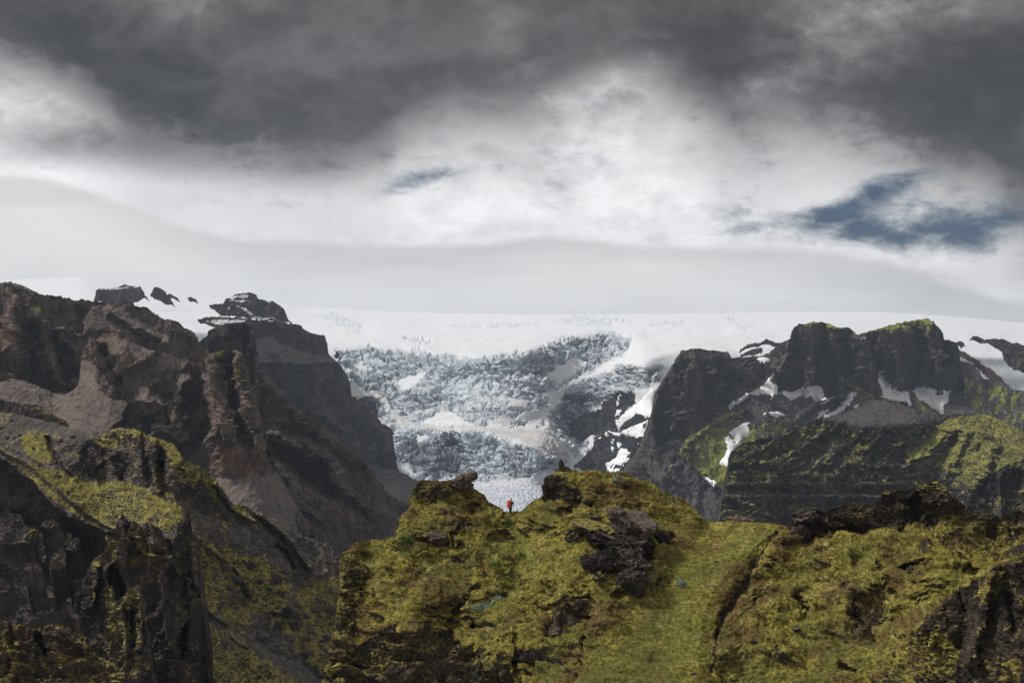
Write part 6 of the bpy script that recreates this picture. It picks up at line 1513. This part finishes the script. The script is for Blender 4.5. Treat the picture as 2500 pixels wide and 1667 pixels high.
def hiker():
    P, N, _, _ = K.at(1244.7, 1257.5)
    foot = bear(1244.7, 1258, float(P[1]) - 0.25)
    root = bpy.data.objects.new('person', None); root.location = foot
    COL.objects.link(root)
    tag(root, 'hiker in a dark jacket and blue-grey trousers standing in the saddle, seen from behind', 'person')
    sk = plain('skin_tone', (0.42, 0.26, 0.19)); jk = plain('dark_jacket', (0.018, 0.024, 0.028)); tr = plain('slate_trousers', (0.035, 0.048, 0.062)); ht = plain('dark_cap', (0.02, 0.017, 0.018)); bt = plain('dark_boot', (0.018, 0.015, 0.014))
    # x right, y away from the viewpoint, z up; legs close together, weight on the left foot
    hip = (0.10, 0.0, 0.92)
    body = [(0.10, 0, 0.93, .15, .11), (0.115, .01, 1.12, .14, .10), (0.13, .02, 1.32, .17, .11), (0.14, .03, 1.45, .15, .09), (0.15, .05, 1.53, .058), (0.165, .07, 1.60, .07, .085), (0.17, .075, 1.68, .088, .10), (0.17, .08, 1.77, .07, .08),
            (0.01, .0, 0.88, .09), (-0.02, .04, 0.50, .062), (-0.06, -.04, 0.10, .042), (-0.05, .09, 0.05, .04), (0.17, 0, 0.88, .09), (0.13, .06, 0.50, .062), (0.09, .05, 0.10, .042), (0.11, .18, 0.05, .04),
            (-0.06, .0, 1.43, .058), (-0.12, .03, 1.18, .042), (-0.08, .12, 0.98, .032), (0.33, .03, 1.42, .058), (0.36, .06, 1.17, .042), (0.31, .17, 1.00, .032)]
    ed = [(0, 1), (1, 2), (2, 3), (3, 4), (4, 5), (5, 6), (6, 7), (0, 8), (8, 9), (9, 10), (10, 11), (0, 12), (12, 13), (13, 14), (14, 15), (3, 16), (16, 17), (17, 18), (3, 19), (19, 20), (20, 21)]
    skin('body', body, ed, sk, root)
    for s_, w0 in ((-1, (-0.08, .12, 0.98)), (1, (0.31, .17, 1.00))):      # hands: palm, four bent fingers, thumb
        w0 = np.array(w0); d = np.array((0.02 * s_, 0.05, -0.06)); d /= np.linalg.norm(d)
        pts = [(*w0, .03), (*(w0 + d * .07), .036)]; e = [(0, 1)]
        for q in range(4):
            b = w0 + d * .09 + np.array((0.022 * (q - 1.5), 0, 0)); L_ = (.034, .04, .038, .028)[q]
            i = len(pts); pts += [(*b, .011), (*(b + d * L_), .010), (*(b + d * L_ + np.array((0, .012, -.03))), .008)]; e += [(1, i), (i, i + 1), (i + 1, i + 2)]
        i = len(pts); tb = w0 + d * .04; pts += [(*(tb + np.array((-.035 * s_, .01, -.01))), .012), (*(tb + np.array((-.05 * s_, .02, -.04))), .010)]; e += [(0, i), (i, i + 1)]
        skin('hand', pts, e, sk, root, sub=1)
    skin('trousers', [(0.10, 0, 0.96, .165, .125), (0.10, 0, 0.90, .165, .125), (0.02, .0, 0.86, .108), (-0.015, .035, 0.52, .082), (-0.05, -.02, 0.14, .068), (0.165, 0, 0.86, .108), (0.13, .06, 0.52, .082), (0.095, .05, 0.14, .068)],
         [(0, 1), (1, 2), (2, 3), (3, 4), (1, 5), (5, 6), (6, 7)], tr, root)
    skin('jacket', [(0.10, 0, 0.88, .175, .135), (0.115, .01, 1.10, .17, .125), (0.13, .02, 1.30, .20, .135), (0.14, .03, 1.44, .17, .11), (0.15, .045, 1.51, .085), (-0.07, .0, 1.42, .078), (-0.13, .03, 1.18, .062), (-0.09, .11, 1.01, .05),
                    (0.34, .03, 1.41, .08), (0.375, .06, 1.17, .064), (0.32, .155, 1.03, .05)], [(0, 1), (1, 2), (2, 3), (3, 4), (3, 5), (5, 6), (6, 7), (3, 8), (8, 9), (9, 10)], jk, root)
    skin('hair', [(0.168, .055, 1.655, .085, .09), (0.17, .062, 1.73, .104, .106), (0.17, .075, 1.795, .07, .08)], [(0, 1), (1, 2)], ht, root)
    face = bmesh.new()
    for x, y, z, r in ((0.14, .175, 1.70, .011), (0.20, .175, 1.70, .011), (0.17, .19, 1.665, .016), (0.075, .08, 1.68, .022), (0.265, .08, 1.68, .022)):
        g = bmesh.ops.create_icosphere(face, subdivisions=1, radius=r); bmesh.ops.translate(face, vec=(x, y, z), verts=g['verts'])
    bm_obj('face', face, sk, root)
    for a in (((-0.05, -.04, 0.13, .058), (-0.055, -.03, 0.055, .055), (-0.05, .11, 0.04, .045)), ((0.093, .045, 0.13, .058), (0.095, .06, 0.055, .055), (0.11, .20, 0.04, .045))):
        skin('boot', list(a), [(0, 1), (1, 2)], bt, root)
    # backpack: worn, so a thing of its own
    from mathutils import Matrix
    bp = bpy.data.objects.new('backpack', None); bp.location = foot + np.array((-0.08, -0.23, 1.22)); bp.rotation_euler = (math.radians(-4), 0, math.radians(28)); COL.objects.link(bp)
    tag(bp, 'orange-red hiking backpack with a pale strap, worn by the hiker', 'backpack')
    om = plain('orange_nylon', (0.72, 0.085, 0.020), 0.55); dm = plain('dark_red_nylon', (0.42, 0.045, 0.018), 0.6); gm = plain('strap_grey', (0.42, 0.30, 0.24)); 
    b = bmesh.new(); box(b, (0, 0, 0), (0.38, 0.25, 0.60), bev=0.09); bm_obj('pack_body', b, om, bp)
    b = bmesh.new(); box(b, (0.0, -0.02, 0.34), (0.34, 0.27, 0.15), bev=0.06); bm_obj('lid', b, om, bp)
    b = bmesh.new(); box(b, (0, -0.15, -0.08), (0.26, 0.09, 0.36), bev=0.04); bm_obj('front_pocket', b, dm, bp)
    for x in (-.2, .2):
        b = bmesh.new(); box(b, (x, 0, -0.16), (0.07, 0.17, 0.22), bev=0.03); bm_obj('side_pocket', b, dm, bp)
    for x in (-.09, .09):
        b = bmesh.new(); box(b, (x, -0.198, 0.0), (0.022, 0.012, 0.56), bev=0.004); bm_obj('strap', b, gm, bp)
    for x in (-.12, .12):
        b = bmesh.new(); box(b, (x, 0.16, 0.12), (0.05, 0.10, 0.36), bev=0.02); bm_obj('shoulder_strap', b, dm, bp)
    b = bmesh.new(); box(b, (0, -0.02, -0.36), (0.34, 0.16, 0.12), bev=0.055); bm_obj('bottom_roll', b, dm, bp)
hiker()

# ---------------------------------------------------------------- air
def haze():
    x, y0, y1, z0, z1 = 9600, -420, 12700, -104, 930
    V = [(-x, y0, z0), (x, y0, z0), (x, y1, z0), (-x, y1, z0), (-x, y0, z1), (x, y0, z1), (x, y1, z1), (-x, y1, z1)]
    fc = [(0, 3, 2, 1), (4, 5, 6, 7), (0, 1, 5, 4), (1, 2, 6, 5), (2, 3, 7, 6), (3, 0, 4, 7)]
    m = bpy.data.materials.new('air'); m.use_nodes = True; m.node_tree.nodes.clear()
    t = NT(m.node_tree)
    v = t.new('ShaderNodeVolumePrincipled')
    v.inputs['Color'].default_value = (0.72, 0.84, 1.0, 1)
    v.inputs['Density'].default_value = HAZE
    v.inputs['Anisotropy'].default_value = 0.2
    o = t.new('ShaderNodeOutputMaterial'); t.put(o.inputs['Volume'], v.outputs[0])
    ob = make_mesh('haze', V, fc, m)
    tag(ob, 'thin blue grey haze filling the valley', kind='stuff')
HAZE = 3.2e-5
haze()
